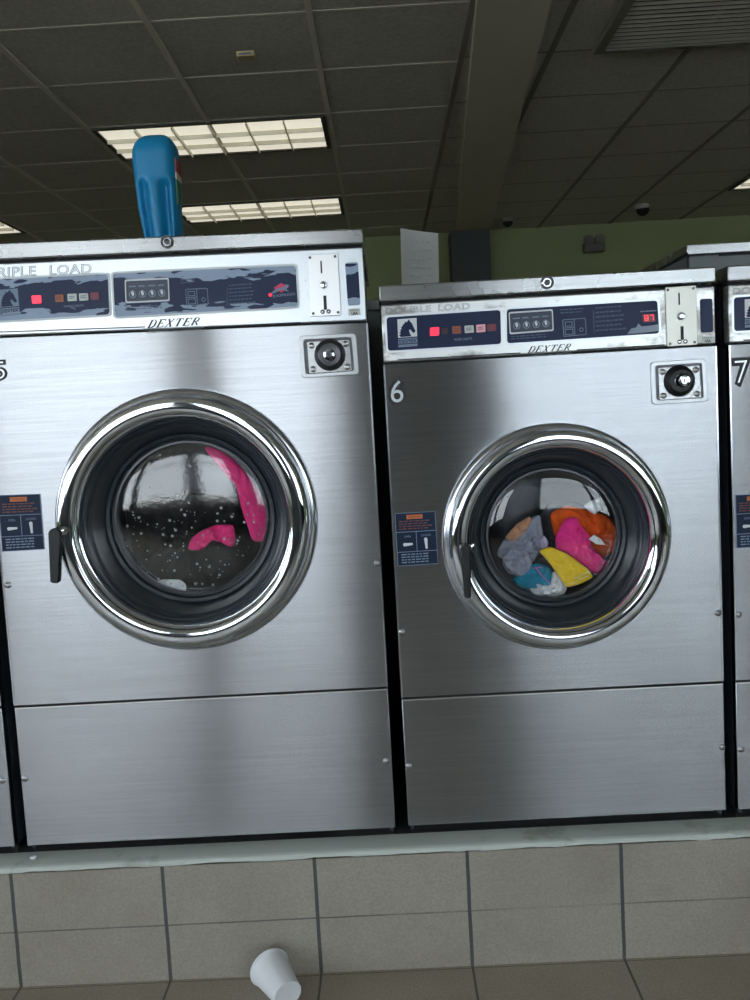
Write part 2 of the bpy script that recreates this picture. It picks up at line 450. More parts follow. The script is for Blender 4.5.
    m = MB(); m.prism(sub(e, 0, .70, 1, .74), fy-.0004, fy+.001); m.prism(sub(e, 0, .91, 1, 1), fy-.0004, fy+.001)
    m.prism(sub(e, 0, .76, 1, .88), fy-.0004, fy+.001); m.build('emblem_band', PALE, em)
    m = MB(); text(m, 'DEXTER', sub(e, .06, .775, .94, .865), fy-.0006, offset=.02); m.build('emblem_word', NAVY, em)
    # indicator lamps
    for poly, ma in D['lamps']:
        m = MB(); m.prism(rrect(quad(poly), .0015), fy-.002, fy+.001); lp = m.build('indicator_lamp', ma, r)
        if ma in (WLAMP, PLAMP, ORLAMP):
            qd = quad(poly); m = MB(); lines_of_print(m, sub(qd, .15, .3, .85, .8), 2, fy-.0021, random.Random(3), .45); m.build('lamp_word', DIM if ma is WLAMP else RUST, lp)
    m = MB(); text(m, 'WASH LIGHTS', quad(D['lampword']), fy, offset=.01); m.build('small_word', PALE, r)
    # coin counter window
    kq = quad(D['knobs']); m = MB(); frame_loop(m, rrect(kq, .004), rrect(sub(kq, .025, .07, .975, .93), .003), fy-.0012, fy+.0005); kw = m.build('counter_frame', WHITE, r)
    m = MB(); m.prism(rrect(sub(kq, .03, .08, .97, .92), .003), fy-.0003, fy+.001); m.build('counter_window', mat('counter_dark', srgb(40, 54, 78), .35), r)
    for i in range(4):
        u = .17+.22*i
        ctr = bil(kq, u, .64); m = MB()
        m.lathe(ctr[0], ctr[1], [(.0072, 0), (.0072, .0012), (.0056, .0014), (.0056, .0006)], 20, fy)
        m.build('dial', PALE, r)
        m = MB(); p = bil(kq, u, .6); m.prism([(p[0]-.003, p[1]+.005), (p[0]+.001, p[1]+.006), (p[0]+.003, p[1]-.002), (p[0], p[1]-.006), (p[0]-.002, p[1]-.002)], fy-.0012, fy); m.build('dial_mark', WHITE, r)
        m = MB(); lines_of_print(m, sub(kq, u-.08, .27, u+.08, .36), 1, fy, random.Random(i), .7); m.build('dial_word', PALE, r)
    m = MB(); lines_of_print(m, quad(D['underknobs']), 2, fy, random.Random(9), .35); m.build('small_word', DIM, r)
    # pictogram of the soap drawer
    s = quad(D['picto']); m = MB(); w = .0013
    o_ = rrect(s, .002); stroke(m, o_+[o_[0]], w, fy)
    stroke(m, [bil(s, .5, 0), bil(s, .5, 1)], w, fy); stroke(m, [bil(s, 0, .5), bil(s, .5, .5)], w, fy)
    for u0, v0, u1, v1 in ((.1, .15, .4, .4), (.08, .6, .42, .9)):
        qq = sub(s, u0, v0, u1, v1); stroke(m, qq+[qq[0]], w, fy)
    cc = bil(s, .8, .68); k_ = circle(cc[0], cc[1], .0035, 12); stroke(m, k_+[k_[0]], w, fy)
    m.build('pictogram', PALE, r)
    m = MB(); lines_of_print(m, quad(D['pictoword']), 2, fy, random.Random(5), .35); m.build('small_word', DIM, r); m = MB()
    lines_of_print(m, quad(D['instr']), 6, fy, random.Random(7), .3); m.build('instructions', DIM, r)
    iq = quad(D['instr']); m = MB(); m.prism(sub(iq, -.07, .1, -.05, .95), fy-.0003, fy); m.build('instruction_rule', DIM, r)
    if 'led' in D:
        q = quad(D['led']); m = MB(); m.prism(rrect(q, .0015), fy-.0012, fy+.001); ld = m.build('price_display', LEDBG, r)
        m = MB(); ly = fy-.0013
        def seg7(c, segs):
            W_ = (Vector(c[1])-Vector(c[0])).length*.2
            pt = {'a': ((0, 0), (1, 0)), 'b': ((1, 0), (1, .5)), 'c': ((1, .5), (1, 1)), 'd': ((0, 1), (1, 1)), 'e': ((0, .5), (0, 1)), 'f': ((0, 0), (0, .5)), 'g': ((0, .5), (1, .5))}
            for k in segs: stroke(m, [bil(c, *pt[k][0]), bil(c, *pt[k][1])], W_, ly)
        seg7(sub(q, .17, .18, .42, .82), 'abcdefg'); seg7(sub(q, .6, .18, .84, .82), 'abc')
        m.build('display_digits', LED, ld)
        m = MB(); lines_of_print(m, quad(D['ledword']), 1, fy, random.Random(2), .6); m.build('small_word', PALE, r)
        m = MB(); m.prism(quad(D['peel']), fy-.0006, fy); m.build('peeled_patch', FILM, r)
    if 'horse' in D:
        s = quad(D['horse']); m = MB()
        m.prism([bil(s, .62, 0), bil(s, 1, .35), bil(s, .62, .8), bil(s, .25, .35)], fy-.0005, fy); m.build('diamond_mark', PINKLOGO, r)
        m = MB(); m.prism([bil(s, *q) for q in ((.05, .85), (.25, .55), (.45, .42), (.7, .36), (.86, .15), (1, .2), (.92, .38), (.85, .55), (.98, .75), (.84, .7), (.7, .55), (.5, .6), (.35, .72), (.2, .78))], fy-.001, fy-.0004)
        m.build('running_horse', PALE, r)
        m = MB(); text(m, 'EXPRESS', sub(s, .2, .9, 1.25, 1.1), fy, offset=.01); m.build('small_word', PALE, r)
        dx, dz = XZ(*D['dot']); m = MB(); m.lathe(dx, dz, [(.0035, 0), (.0035, .0015), (0, .002)], 12, fy); m.build('indicator_lamp', REDON, r)
    # words on the fascia
    lq = quad(D['load'][1]); t1 = D['load'][2]; t2 = D['load'][3]
    m = MB(); text(m, D['load'][0], sub(lq, 0, 0, t1, 1), cy-.0006, outline=.018, space=1.05); m.build('size_word', OUTL, r)
    m = MB(); text(m, 'LOAD', sub(lq, t2, 0, 1, 1), cy-.0006, outline=.018, space=1.05); m.build('load_word', OUTL, r)
    m = MB(); serif_word(m, quad(D['maker']), cy-.0005); m.build('maker_name', BLK, r)
    mk = quad(D['maker']); m = MB(); text(m, 'COMMERCIAL WASHER', sub(mk, .02, 1.35, 1.0, 1.75), cy-.0005, offset=.0); m.build('small_word', OUTL, r)
    m = MB()
    for a, b in D['rules']: stroke(m, [XZ(*a), XZ(*b)], .0022, cy-.0003)
    m.build('pinstripe', BLK, r)
    # coin slide
    cp = quad(D['coin']); m = MB(); m.prism(rrect(cp, .003), cy-.004, cy); pl = m.build('coin_plate', spec['coinmat'], r, bevel=.001)
    py = cy-.004
    for u, v in ((.08, .05), (.9, .05), (.1, .95), (.9, .95)):
        p = bil(cp, u, v); m = MB(); m.lathe(p[0], p[1], [(.0028, 0), (.0025, .0012), (0, .0015)], 12, py); m.build('rivet', DARKMET, pl)
    m = MB(); m.prism(sub(cp, .41, .11, .46, .31), py-.0004, py+.001); m.build('coin_slot', BLK, pl); m = MB(); m.prism(sub(cp, .45, .67, .55, .90), py-.0004, py+.001)
    p = bil(cp, .5, .93); m.prism(circle(p[0]-.006, p[1], .0045, 14), py-.0004, py+.001); m.prism(circle(p[0]+.006, p[1], .0045, 14), py-.0004, py+.001); m.build('coin_outlet', BLK, pl)
    for off in (-.006, .006):
        m = MB(); m.lathe(p[0]+off, p[1], [(.0028, 0), (.002, .001), (0, .0012)], 12, py-.0003); m.build('slot_pin', CHROME2, pl)
    p = bil(cp, .48, .50); m = MB(); m.lathe(p[0], p[1], [(.0075, 0), (.0075, .003), (.006, .0055), (0, .0065)], 24, py); m.build('coin_return_button', CHROME2, pl, smooth=True)
    # narrow window and origin label
    c = quad(D['slit']); m = MB(); m.prism(rrect(c, .005), cy-.001, cy); m.build('blank_window', spec['film'] and NAVYFILM or NAVY, r)
    c = quad(D['usa']); m = MB(); m.prism(rrect(c, .001), cy-.0006, cy); ul = m.build('origin_label', WLAMP, r)
    m = MB(); text(m, 'MADE IN', sub(c, .15, .14, .85, .42), cy-.0007, offset=0); text(m, 'USA', sub(c, .25, .52, .75, .9), cy-.0007, offset=.03); m.build('origin_word', BLK, ul)
    # door lock plate
    lp = quad(D['lock']); m = MB(); fo = rrect(lp, .009); fi = rrect(sub(lp, .085, .1, .915, .9), .006)
    frame_loop(m, fo, fi, fr-.004, fr); bez = m.build('lock_bezel', BEZEL, r, bevel=.0012)
    m = MB(); m.prism(rrect(sub(lp, .07, .08, .93, .92), .006), fr-.0003, fr+.0001); m.build('lock_recess', DARKMET, r)
    inner = sub(lp, .14, .15, .88, .9); m = MB(); m.prism(rrect(inner, .003), fr-.0022, fr); pl2 = m.build('lock_plate', LIDST, r, bevel=.0008)
    for u, v in ((.1, .13), (.9, .13), (.1, .87), (.9, .87)):
        p = bil(inner, u, v); m = MB(); m.lathe(p[0], p[1], [(.0066, 0), (.006, .003), (.003, .0045), (0, .005)], 18, fr-.0022); m.build('bolt', BOLT, pl2, smooth=True)
    p = XZ(*D['lockc']); m = MB(); Rr = .0245
    m.lathe(p[0], p[1], [(Rr*1.3, 0), (Rr*1.25, .004), (Rr*1.02, .013), (Rr*.9, .015), (Rr*.55, .014)], 36, fr-.0022); m.build('lock_collar', spec['collar'], r, smooth=True)
    m = MB(); m.lathe(p[0]+spec['corex'], p[1], [(.0125, 0), (.0125, .018), (.0105, .0215), (.0065, .022)], 30, fr-.0022)
    lc = m.build('lock_cylinder', CHROME, r, smooth=True)
    m = MB(); m.lathe(p[0]+spec['corex'], p[1], [(.0065, .0215), (0, .0215)], 24, fr-.0022); m.build('key_face', spec['keyface'], lc)
    q_ = p[0]+spec['corex']; m = MB(); m.prism([(q_-.0012, p[1]-.004), (q_+.0012, p[1]-.004), (q_+.0012, p[1]+.004), (q_-.0012, p[1]+.004)], fr-.0245, fr-.0235); m.build('keyhole', BLK, lc)
    # ---- door
    prof = [(1.0, 0), (1.0, .010), (.992, .0155), (.975, .018), (.962, .0185), (.955, .024)]
    m = MB(); m.lathe(cx, cz, [(R*a, b) for a, b in prof], 128); door = m.build('door', CHROME2, r, smooth=True)
    m = MB(); ro, ri, top_, w0 = .958, .782, .070, .020
    prof = []
    for t, h in ((0, .018), (.01, .030), (.04, .040), (.10, .0480), (.17, .0540), (.26, .0562), (.37, .0570), (.5, .0573), (.62, .0570), (.72, .0562), (.80, .0546), (.87, .0500), (.93, .043), (.98, .034), (1, .026)):
        prof.append((R*(ro+(ri-ro)*t), h))
    m.lathe(cx, cz, prof, 128); m.build('chrome_ring', CHROME, door, smooth=True)
    m = MB(); g = spec['glass_r']; prof = [(R*.786, .028), (R*.772, .030), (R*.765, .024), (R*.75, .022), (R*.742, .012), (R*.72, .008), (R*.70, -.012), (R*(g+.05), -.034), (R*(g+.045), -.030), (R*(g+.02), -.032), (R*(g+.012), -.045), (R*(g-.012), -.047), (R*(g-.014), -.06)]
    m.lathe(cx, cz, prof, 128); m.build('door_cone', GASKET, door, smooth=True)
    m = MB(); gr = R*(g-.008); prof = [(gr*math.sin(.5*PI*i/12), -.046+spec['dome']*math.cos(.5*PI*i/12)) for i in range(12, -1, -1)]
    m.lathe(cx, cz, prof, 96); gl = m.build('door_glass', GLASSW if spec.get('drops') else GLASS, door, smooth=True)
    m = MB(); m.lathe(cx, cz, [(gr*1.0, -.044), (gr*1.0, -.041), (gr*.975, -.0405), (gr*.97, -.044)], 96); m.build('glass_rim', DARKMET, door, smooth=True)
    if spec.get('drops'):
        rnd = random.Random(12); m = MB()
        for i in range(190):
            a = rnd.uniform(0, 2*PI); q = math.sqrt(rnd.random())*.93
            if math.sin(a)*q > .15 and rnd.random() < .6: continue
            rr = rnd.choice((.0009, .0012, .0016, .0022, .0032)); 
            o_ = -.046+spec['dome']*math.sqrt(max(0, 1-q*q))+.0002
            x_, z_ = cx+gr*q*math.cos(a), cz+gr*q*math.sin(a)
            m.lathe(x_, z_, [(rr, 0), (rr*.8, rr*.5), (0, rr*.8)], 8, FRONT-o_)
        m.build('water_drops', DROP, gl, smooth=True, kind='stuff')
    # drum behind the glass
    dr = R*g+.035; m = MB(); prof = [(R*.90, -.02), (R*(g+.06), -.05), (R*(g+.0), -.062), (R*(g+.02), -.075), (dr, -.09), (dr, -.34), (dr*.6, -.36), (dr*.25, -.35), (0, -.34)]
    m.lathe(cx, cz, prof, 96); m.build('drum', DRUM, r, smooth=True)
    # lever handle
    h = spec['lever']; (ax_, az_) = XZ(*h['pivot'], FRONT-.045); (bx_, bz_) = XZ(*h['tip'], FRONT-.06)
    m = MB(); yy = FRONT-.062; w1, w2 = h['w']
    d = Vector((bx_-ax_, bz_-az_)).normalized(); nrm = Vector((-d.y, d.x)); A = Vector((ax_, az_)); B = Vector((bx_, bz_))
    o_ = []
    for i in range(9): a = PI*i/8; o_.append(tuple(A+nrm*w1*math.cos(a)-d*w1*math.sin(a)))
    o_ += [tuple(B-nrm*w2), tuple(B-nrm*w2*.7+d*.003), tuple(B+nrm*w2*.7+d*.003), tuple(B+nrm*w2)]
    m.prism(o_, yy-.008, yy+.010); lv = m.build('lever', BLACK, door, bevel=.003, label='black plastic lever handle')
    hx, hz = XZ(*h['hub'], FRONT-.05)
    m = MB(); m.tube([(ax_, FRONT-.055, az_), ((ax_*.4+hx*.6), FRONT-.056, hz*.6+az_*.4), (hx, FRONT-.045, hz)], [.0085, .009, .007], 14); m.build('lever_spindle', CHROME, door, smooth=True, label='chrome spindle of the lever')
    m = MB(); m.box(min(hx, ax_)+.004, max(hx, ax_)+.004, FRONT-.05, FRONT-.012, az_-.045, az_-.010); m.build('latch_block', BLACK, door, bevel=.004)
    # handle-position label
    c = quad(D['sticker']); sy = FRONT
    m = MB(); m.prism(c, sy-.0008, sy); st = m.build('instruction_sticker', NAVYL, r)
    m = MB(); ly = sy-.0009
    for v in (0, .36, .74, 1): stroke(m, [bil(c, 0, v), bil(c, 1, v)], .0012, ly)
    for u in (0, 1): stroke(m, [bil(c, u, 0), bil(c, u, 1)], .0012, ly)
    stroke(m, [bil(c, .5, .36), bil(c, .5, .74)], .0012, ly); m.build('sticker_rule', PALE, st)
    m = MB(); m.prism(sub(c, .28, .04, .68, .12), ly-.0006, ly); ob = m.build('warning_box', ORANGE, st)
    m = MB(); text(m, 'WARNING', sub(c, .32, .055, .64, .105), ly-.0008, offset=.0); m.build('warning_word', RUST, st)
    m = MB(); lines_of_print(m, sub(c, .08, .15, .92, .34), 4, ly, random.Random(6), .45); m.build('warning_print', RUST, st)
    m = MB(); text(m, 'OPEN', sub(c, .2, .43, .36, .47), ly); m.build('open_word', PALE, st); m = MB(); text(m, 'LOCKED', sub(c, .62, .42, .86, .46), ly); m.build('locked_word', PALE, st); m = MB()
    lines_of_print(m, sub(c, .1, .78, .95, .98), 4, ly, random.Random(8), .42); m.build('sticker_print', PALE, st)
    m = MB(); A = bil(c, .2, .6); B = bil(c, .4, .595); m.prism(circle(A[0], A[1], .0035, 12), ly-.0006, ly); m.prism([(A[0], A[1]+.0034), (B[0], B[1]+.002), (B[0], B[1]-.002), (A[0], A[1]-.0034)], ly-.0008, ly)
    m.build('lever_diagram', WHITE, st); m = MB(); A = bil(c, .73, .52); B = bil(c, .74, .7); m.prism(circle(A[0], A[1], .0035, 12), ly-.0006, ly); m.prism([(A[0]-.0034, A[1]), (A[0]+.0034, A[1]), (B[0]+.002, B[1]), (B[0]-.002, B[1])], ly-.0008, ly)
    m.build('lever_diagram', WHITE, st)
    # number on the front
    if spec.get('num'):
        s, c, light = spec['num']; c = quad(c)
        number_decal(r, s, c, light)
    return r
def number_decal(r, s, c, light):
    m = MB(); text(m, s, c, FRONT-.0006, offset={'5': .06, '6': .10}.get(s, .075)); a = m.build('number_outline', BLK, r)
    m = MB(); text(m, s, c, FRONT-.0014, offset=(.0 if light else -.02)); m.build('number', WHITE if light else FACE, r)
def copy_tree(o, parent=None):
    c = o.copy(); COL.objects.link(c)
    if parent is not None: c.parent = parent
    for ch in list(o.children): copy_tree(ch, c)
    return c

LEDGE = .262
L5 = lambda pts: [(x, y) for x, y in pts]
spec6 = dict(x=(.003, .671), z=(.286, .563, 1.253, 1.376, 1.407), slope=(0, 0, 0),
    label='double load steel washing machine numbered 6 with colourful laundry behind its round door',
    face=FACE6, film=False, coinmat=COINP6, collar=BLACK, corex=.004, keyface=CHROME2,
    door=(.336, .8835, .2325), glass_r=.60, dome=.013, lidscrew=(546.5, 283),
    screws=[(402, 632), (409, 766), (718, 613), (722, 747)],
    lever=dict(pivot=(464.5, 548), tip=(467.5, 596), w=(.0105, .0065), hub=(471, 546)),
    num=('6', [(390.5, 381), (403, 380), (403.5, 402), (391, 403)], True),
    console=dict(left=[(386.4, 317.5), (500.3, 310), (501, 344), (388, 351)], right=[(506.5, 309.5), (657, 300.5), (659, 333.5), (507, 343.5)],
        emblem=[(397.3, 319.5), (416.5, 318), (417.5, 346), (398.5, 347.5)],
        lamps=[([(430, 328), (439, 327.3), (439, 335.3), (430, 336)], REDON), ([(442, 328.5), (447.5, 328), (447.5, 333.5), (442, 334)], DKRED), ([(452, 326.5), (460.5, 326), (461, 333.5), (452.5, 334)], ORLAMP),
               ([(464.3, 326), (473.3, 325.3), (473.8, 332.6), (464.8, 333.3)], WLAMP), ([(476, 325), (485, 324.3), (485.3, 332), (476.3, 332.7)], PLAMP), ([(487, 324.6), (495.5, 324), (496, 330.6), (487.5, 331.2)], REDOFF)],
        lampword=[(454, 338.6), (472, 337.4), (472, 339.8), (454, 341)],
        knobs=[(508.3, 312.3), (552.5, 309.3), (553.5, 331), (509.5, 334.5)], underknobs=[(511, 336.5), (551, 333.5), (551, 338), (511, 341)],
        picto=[(562.5, 320), (585, 318.3), (586, 334.5), (563.5, 336.5)], pictoword=[(560, 309.5), (586, 308), (586, 314), (560, 315.5)],
        instr=[(595, 307.5), (628, 305), (628, 332), (596, 334.5)],
        led=[(642, 314.5), (654.5, 313.6), (655, 321.6), (642.5, 322.4)], ledword=[(640, 311.2), (656, 310.2), (656, 312), (640, 313)],
        peel=[(627, 334), (631, 328.5), (636, 327.5), (638, 323.5), (641, 326.5), (648, 326), (658, 324.5), (658.5, 331), (642, 333)],
        load=('DOUBLE', [(385.5, 308), (469.5, 303), (469.5, 309), (385.5, 314.5)], .54, .63), maker=[(528, 346.8), (573.5, 343.8), (572.5, 349.8), (527, 353)],
        rules=[((398, 359.8), (520, 353)), ((577, 350), (664, 345))],
        coin=[(664.5, 287.5), (695.5, 285.5), (697, 345), (666.5, 347)], slit=[(699.6, 299.3), (712, 298.5), (713, 332), (700.6, 333)],
        usa=[(701.5, 336.3), (713, 335.5), (713.3, 342.6), (702, 343.3)],
        lock=[(650, 362), (705.5, 358.5), (708, 401.5), (651.5, 405)], lockc=(679, 381),
        sticker=[(395, 513.5), (435, 511.3), (438, 563.5), (398, 566)]))
spec5 = dict(x=(-.807, -.024), z=(.283, .588, 1.338, 1.492, 1.521), slope=(.012, .010, .014),
    label='triple load steel washing machine with wet pink cloth behind its big round door',
    face=FACE5, film=True, coinmat=COINP, collar=DARKMET, corex=-.001, keyface=DARKMET,
    door=(-.4155, .9585, .268), glass_r=.61, dome=.014, lidscrew=(168, 242.5), drops=True,
    screws=[(8, 585), (377, 563), (25, 778.5), (386, 761)],
    lever=dict(pivot=(58.5, 533), tip=(56, 581), w=(.0125, .0085), hub=(70, 528)),
    num=('5', [(-7, 362), (5, 361), (6, 379), (-6, 380)], False),
    console=dict(left=[(-20, 280.5), (108, 274.5), (110, 314.5), (-18, 322)], right=[(113.3, 274), (295.5, 265.8), (298, 306.5), (115.5, 317)],
        emblem=[(-1.5, 290), (18, 288.5), (20.5, 315), (1, 317)],
        lamps=[([(32.3, 296), (41.5, 295.5), (42, 303.3), (33, 303.8)], REDON), ([(55.5, 295), (64, 294.6), (64.5, 301.8), (56, 302.2)], ORLAMP), ([(68, 294.2), (77, 293.8), (77.3, 301), (68.4, 301.4)], WLAMP),
               ([(79.5, 293.8), (88.5, 293.4), (89, 300.5), (80, 301)], WLAMP), ([(91, 293), (99.5, 292.5), (100, 299.6), (91.5, 300)], REDOFF)],
        lampword=[(64, 305.5), (84, 304.5), (84, 306.5), (64, 307.5)],
        knobs=[(125, 279.8), (169, 277.8), (170, 301.3), (126, 303.5)], underknobs=[(127, 307), (168, 304.5), (168, 309), (127, 311.5)],
        picto=[(186, 289.5), (207.5, 288.5), (208.5, 304.5), (187, 306)], pictoword=[(181, 279.5), (196, 278.5), (196, 284.5), (181, 285.5)],
        instr=[(229, 285), (258, 283), (258, 305), (229, 307)],
        horse=[(268, 284.5), (289, 282.5), (290, 294.5), (269, 297)], dot=(270.5, 295),
        load=('TRIPLE', [(-13, 268.3), (91.5, 264), (91.5, 273), (-13, 278)], .47, .605), maker=[(148, 320.4), (203, 317.6), (202, 324.6), (147, 328)],
        rules=[((-25, 333), (145, 327)), ((205, 327.5), (300, 322.5))],
        coin=[(307.5, 255), (338, 253.5), (341.5, 315.5), (310.5, 317)], slit=[(345, 263), (358, 262), (360.5, 305), (348, 306)],
        usa=[(348, 309), (360, 308), (361, 315), (349, 316)],
        lock=[(298.5, 336), (356, 333), (359.5, 374.5), (301.5, 378.5)], lockc=(330, 355),
        sticker=[(-2, 495.5), (40, 494), (44.5, 549), (2.5, 551.5)]))
w5 = washer(spec5); w6 = washer(spec6)
w7 = copy_tree(w6); w7.location.x += .6925; w7['label'] = 'steel washing machine numbered 7, cut off by the right edge'
for ch in list(w7.children):
    if ch.name.startswith('number'): bpy.data.objects.remove(ch)
ORG = Vector(w7.location)
number_decal(w7, '7', quad([(733.8, 360.5), (748, 359.5), (747, 383.5), (736, 384)]), False)
w4 = copy_tree(w5); w4.location.x -= .809; w4['label'] = 'steel washing machine at the left edge, only a strip of its side showing'
for ch in list(w4.children):
    if ch.name.startswith('number'): bpy.data.objects.remove(ch)

# ------------------------------------------------------------------ laundry in the drums
def scatter(pts, f): return [f(*p) for p in pts]
def garment(name, pts, Y, bulge, m, seed, label, group, wr=1.0, cat='laundry', rings=12, stuff=None):
    """soft crumpled piece of cloth whose outline is given as picture points at depth Y"""
    P = [at(x, y, Y) for x, y in pts]; n0 = len(P); N_ = 64
    per = [0]
    for i in range(n0): per.append(per[-1]+(P[(i+1) % n0]-P[i]).length)
    O = []
    for k in range(N_):
        s = per[-1]*k/N_; i = max(j for j in range(n0) if per[j] <= s+1e-9); t = (s-per[i])/(per[i+1]-per[i]); O.append(P[i].lerp(P[(i+1) % n0], t))
    for _ in range(2): O = [(O[k-1]+O[k]*2+O[(k+1) % N_])/4 for k in range(N_)]
    c = sum(O, Vector())/N_; bm = bmesh.new(); last = None
    def P2(p, t, side):
        q = c.lerp(p, t); h = math.sqrt(max(0, 1-t**2.4))
        w = noise.noise(Vector((q.x*38+seed, q.z*30, seed*1.7)))*.55+abs(noise.noise(Vector((q.x*75, q.z*62+seed, seed))))*-.6+.12
        w2 = noise.noise(Vector((q.x*120+seed, q.z*120, seed)))*.4
        q.y = Y-side*(bulge*h*(.9)+(bulge*1.35*wr*(w+w2) if side > 0 else 0)*min(1, (1-t)*5))
        return q
    top = []
    for side in (1, -1):
        last = None
        for rr in range(rings+1):
            t = 1-rr/rings
            if rr == rings: ring = [bm.verts.new(P2(O[0], 0, side))]
            elif rr == 0 and side == -1: ring = top
            else: ring = [bm.verts.new(P2(p, t, side)) for p in O]
            if rr == 0 and side == 1: top = ring
            if last:
                for k in range(N_):
                    if len(ring) == 1: bm.faces.new((last[k], last[(k+1) % N_], ring[0]))
                    else: bm.faces.new((last[k], last[(k+1) % N_], ring[(k+1) % N_], ring[k]))
            last = ring
    mb = MB(); mb.bm.free(); mb.bm = bm
    o = mb.build(name, m, None, smooth=True, subdiv=1, origin=Vector(c))
    return tag(o, label, cat, group, stuff)
z6 = lambda pts: [(480+x/5, 470+y/5) for x, y in pts]
z5 = lambda pts: [(100+x/3.947, 430+y/3.947) for x, y in pts]
C = dict(orange=cloth('orange_cloth', srgb(255, 104, 32)), pink=cloth('hot_pink_cloth', srgb(255, 56, 150)), yellow=cloth('yellow_cloth', srgb(255, 214, 10)),
         teal=cloth('teal_cloth', srgb(10, 142, 176)), white=cloth('white_cloth', srgb(246, 248, 250)), grey=cloth('grey_cloth', srgb(172, 176, 192)),
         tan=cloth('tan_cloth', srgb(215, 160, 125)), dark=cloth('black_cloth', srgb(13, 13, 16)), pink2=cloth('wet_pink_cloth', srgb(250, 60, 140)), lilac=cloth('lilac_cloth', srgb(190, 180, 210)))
g6 = 'laundry turning in the double load drum'; g5 = 'laundry turning in the triple load drum'
garment('washcloth', z6([(110, 410), (130, 340), (190, 300), (300, 230), (330, 160), (420, 140), (540, 170), (610, 260), (640, 380), (580, 500), (430, 570), (260, 570), (150, 510)]), 2.13, .015, cloth('mixed_grey_cloth', srgb(96, 98, 106)), 3, 'dull grey cloth at the back of the drum behind all the colours', g6, cat='cloth')
garment('orange_shirt', z6([(340, 215), (430, 170), (520, 190), (640, 225), (695, 300), (685, 400), (610, 455), (540, 400), (450, 370), (370, 340)]), 2.075, .014, C['orange'], 5, 'orange shirt at the right of the small drum', g6, 1.1, 'shirt')
garment('grey_shirt', z6([(75, 430), (110, 350), (190, 320), (255, 235), (305, 215), (318, 330), (345, 385), (290, 420), (265, 470), (160, 470)]), 2.06, .018, C['grey'], 8, 'light grey shirt filling the left of the small drum', g6, 1.3, 'shirt')
garment('grey_sock', z6([(110, 430), (160, 385), (230, 400), (265, 450), (255, 505), (200, 535), (140, 520), (112, 480)]), 2.035, .014, C['grey'], 18, 'rolled grey sock at lower left of the small drum', g6, 1.5, 'sock')
garment('tan_cloth', z6([(120, 340), (180, 270), (250, 228), (262, 250), (225, 310), (165, 362)]), 2.045, .010, C['tan'], 2, 'tan cloth above the grey shirt', g6, .8, 'cloth')
garment('teal_shirt', z6([(150, 545), (220, 500), (280, 460), (350, 480), (378, 545), (350, 585), (280, 600), (200, 592)]), 2.035, .013, C['teal'], 6, 'teal shirt with a pink strap at the bottom of the small drum', g6, .9, 'shirt')
garment('white_towel', z6([(240, 590), (280, 568), (350, 575), (365, 500), (400, 520), (442, 590), (420, 625), (340, 640), (265, 622)]), 2.030, .012, C['white'], 9, 'crumpled white towel at the very bottom of the small drum', g6, 1.2, 'towel')
garment('pink_shirt', z6([(425, 235), (485, 228), (505, 280), (550, 320), (558, 385), (610, 430), (655, 460), (590, 530), (500, 485), (440, 430), (375, 400), (372, 330), (400, 280)]), 2.038, .014, C['pink'], 11, 'hot pink shirt in the middle of the small drum', g6, 1.4, 'shirt')
yl = garment('yellow_shorts', z6([(288, 402), (345, 378), (440, 418), (545, 495), (575, 540), (500, 575), (430, 592), (400, 545), (350, 470)]), 2.008, .010, C['yellow'], 13, 'yellow shorts with a white trim under the pink shirt', g6, .8, 'shorts')
garment('white_sock', z6([(542, 345), (570, 322), (600, 340), (630, 376), (580, 372)]), 2.022, .006, C['white'], 15, 'white sock on the orange shirt', g6, .8, 'sock')
garment('white_sock', z6([(515, 178), (560, 150), (602, 135), (606, 200), (575, 225), (545, 208)]), 2.035, .008, C['white'], 16, 'white sock at the upper right of the small drum', g6, .8, 'sock')
garment('lilac_sock', z6([(290, 350), (320, 325), (345, 360), (338, 385), (300, 390)]), 2.030, .008, C['lilac'], 21, 'pale lilac sock beside the yellow shorts', g6, .8, 'sock')
# trims on the teal shirt and the yellow shorts
def trim(parent, pts, r, Y, name, ma):
    global ORG
    ORG = parent.location.copy(); m = MB()
    for p in pts: m.tube([at(x, y, Y) for x, y in z6(p)], r, 6)
    m.build(name, ma, parent, smooth=True)
teal = bpy.data.objects['teal_shirt']
trim(teal, [[(262, 492), (310, 486)], [(280, 490), (320, 540), (356, 572)]], .0011, 2.012, 'strap', mat('pink_strap', srgb(210, 110, 190), .6))
trim(yl, [[(465+i*26, 545-i*12), (500+i*24, 530-i*12)] for i in range(3)]+[[(455+i*30, 568-i*14), (485+i*28, 556-i*14)] for i in range(3)]+[[(425, 560), (432, 582)], [(540, 495), (548, 520)]], .0009, 1.9935, 'mesh_trim', mat('white_trim', srgb(240, 236, 190), .6))
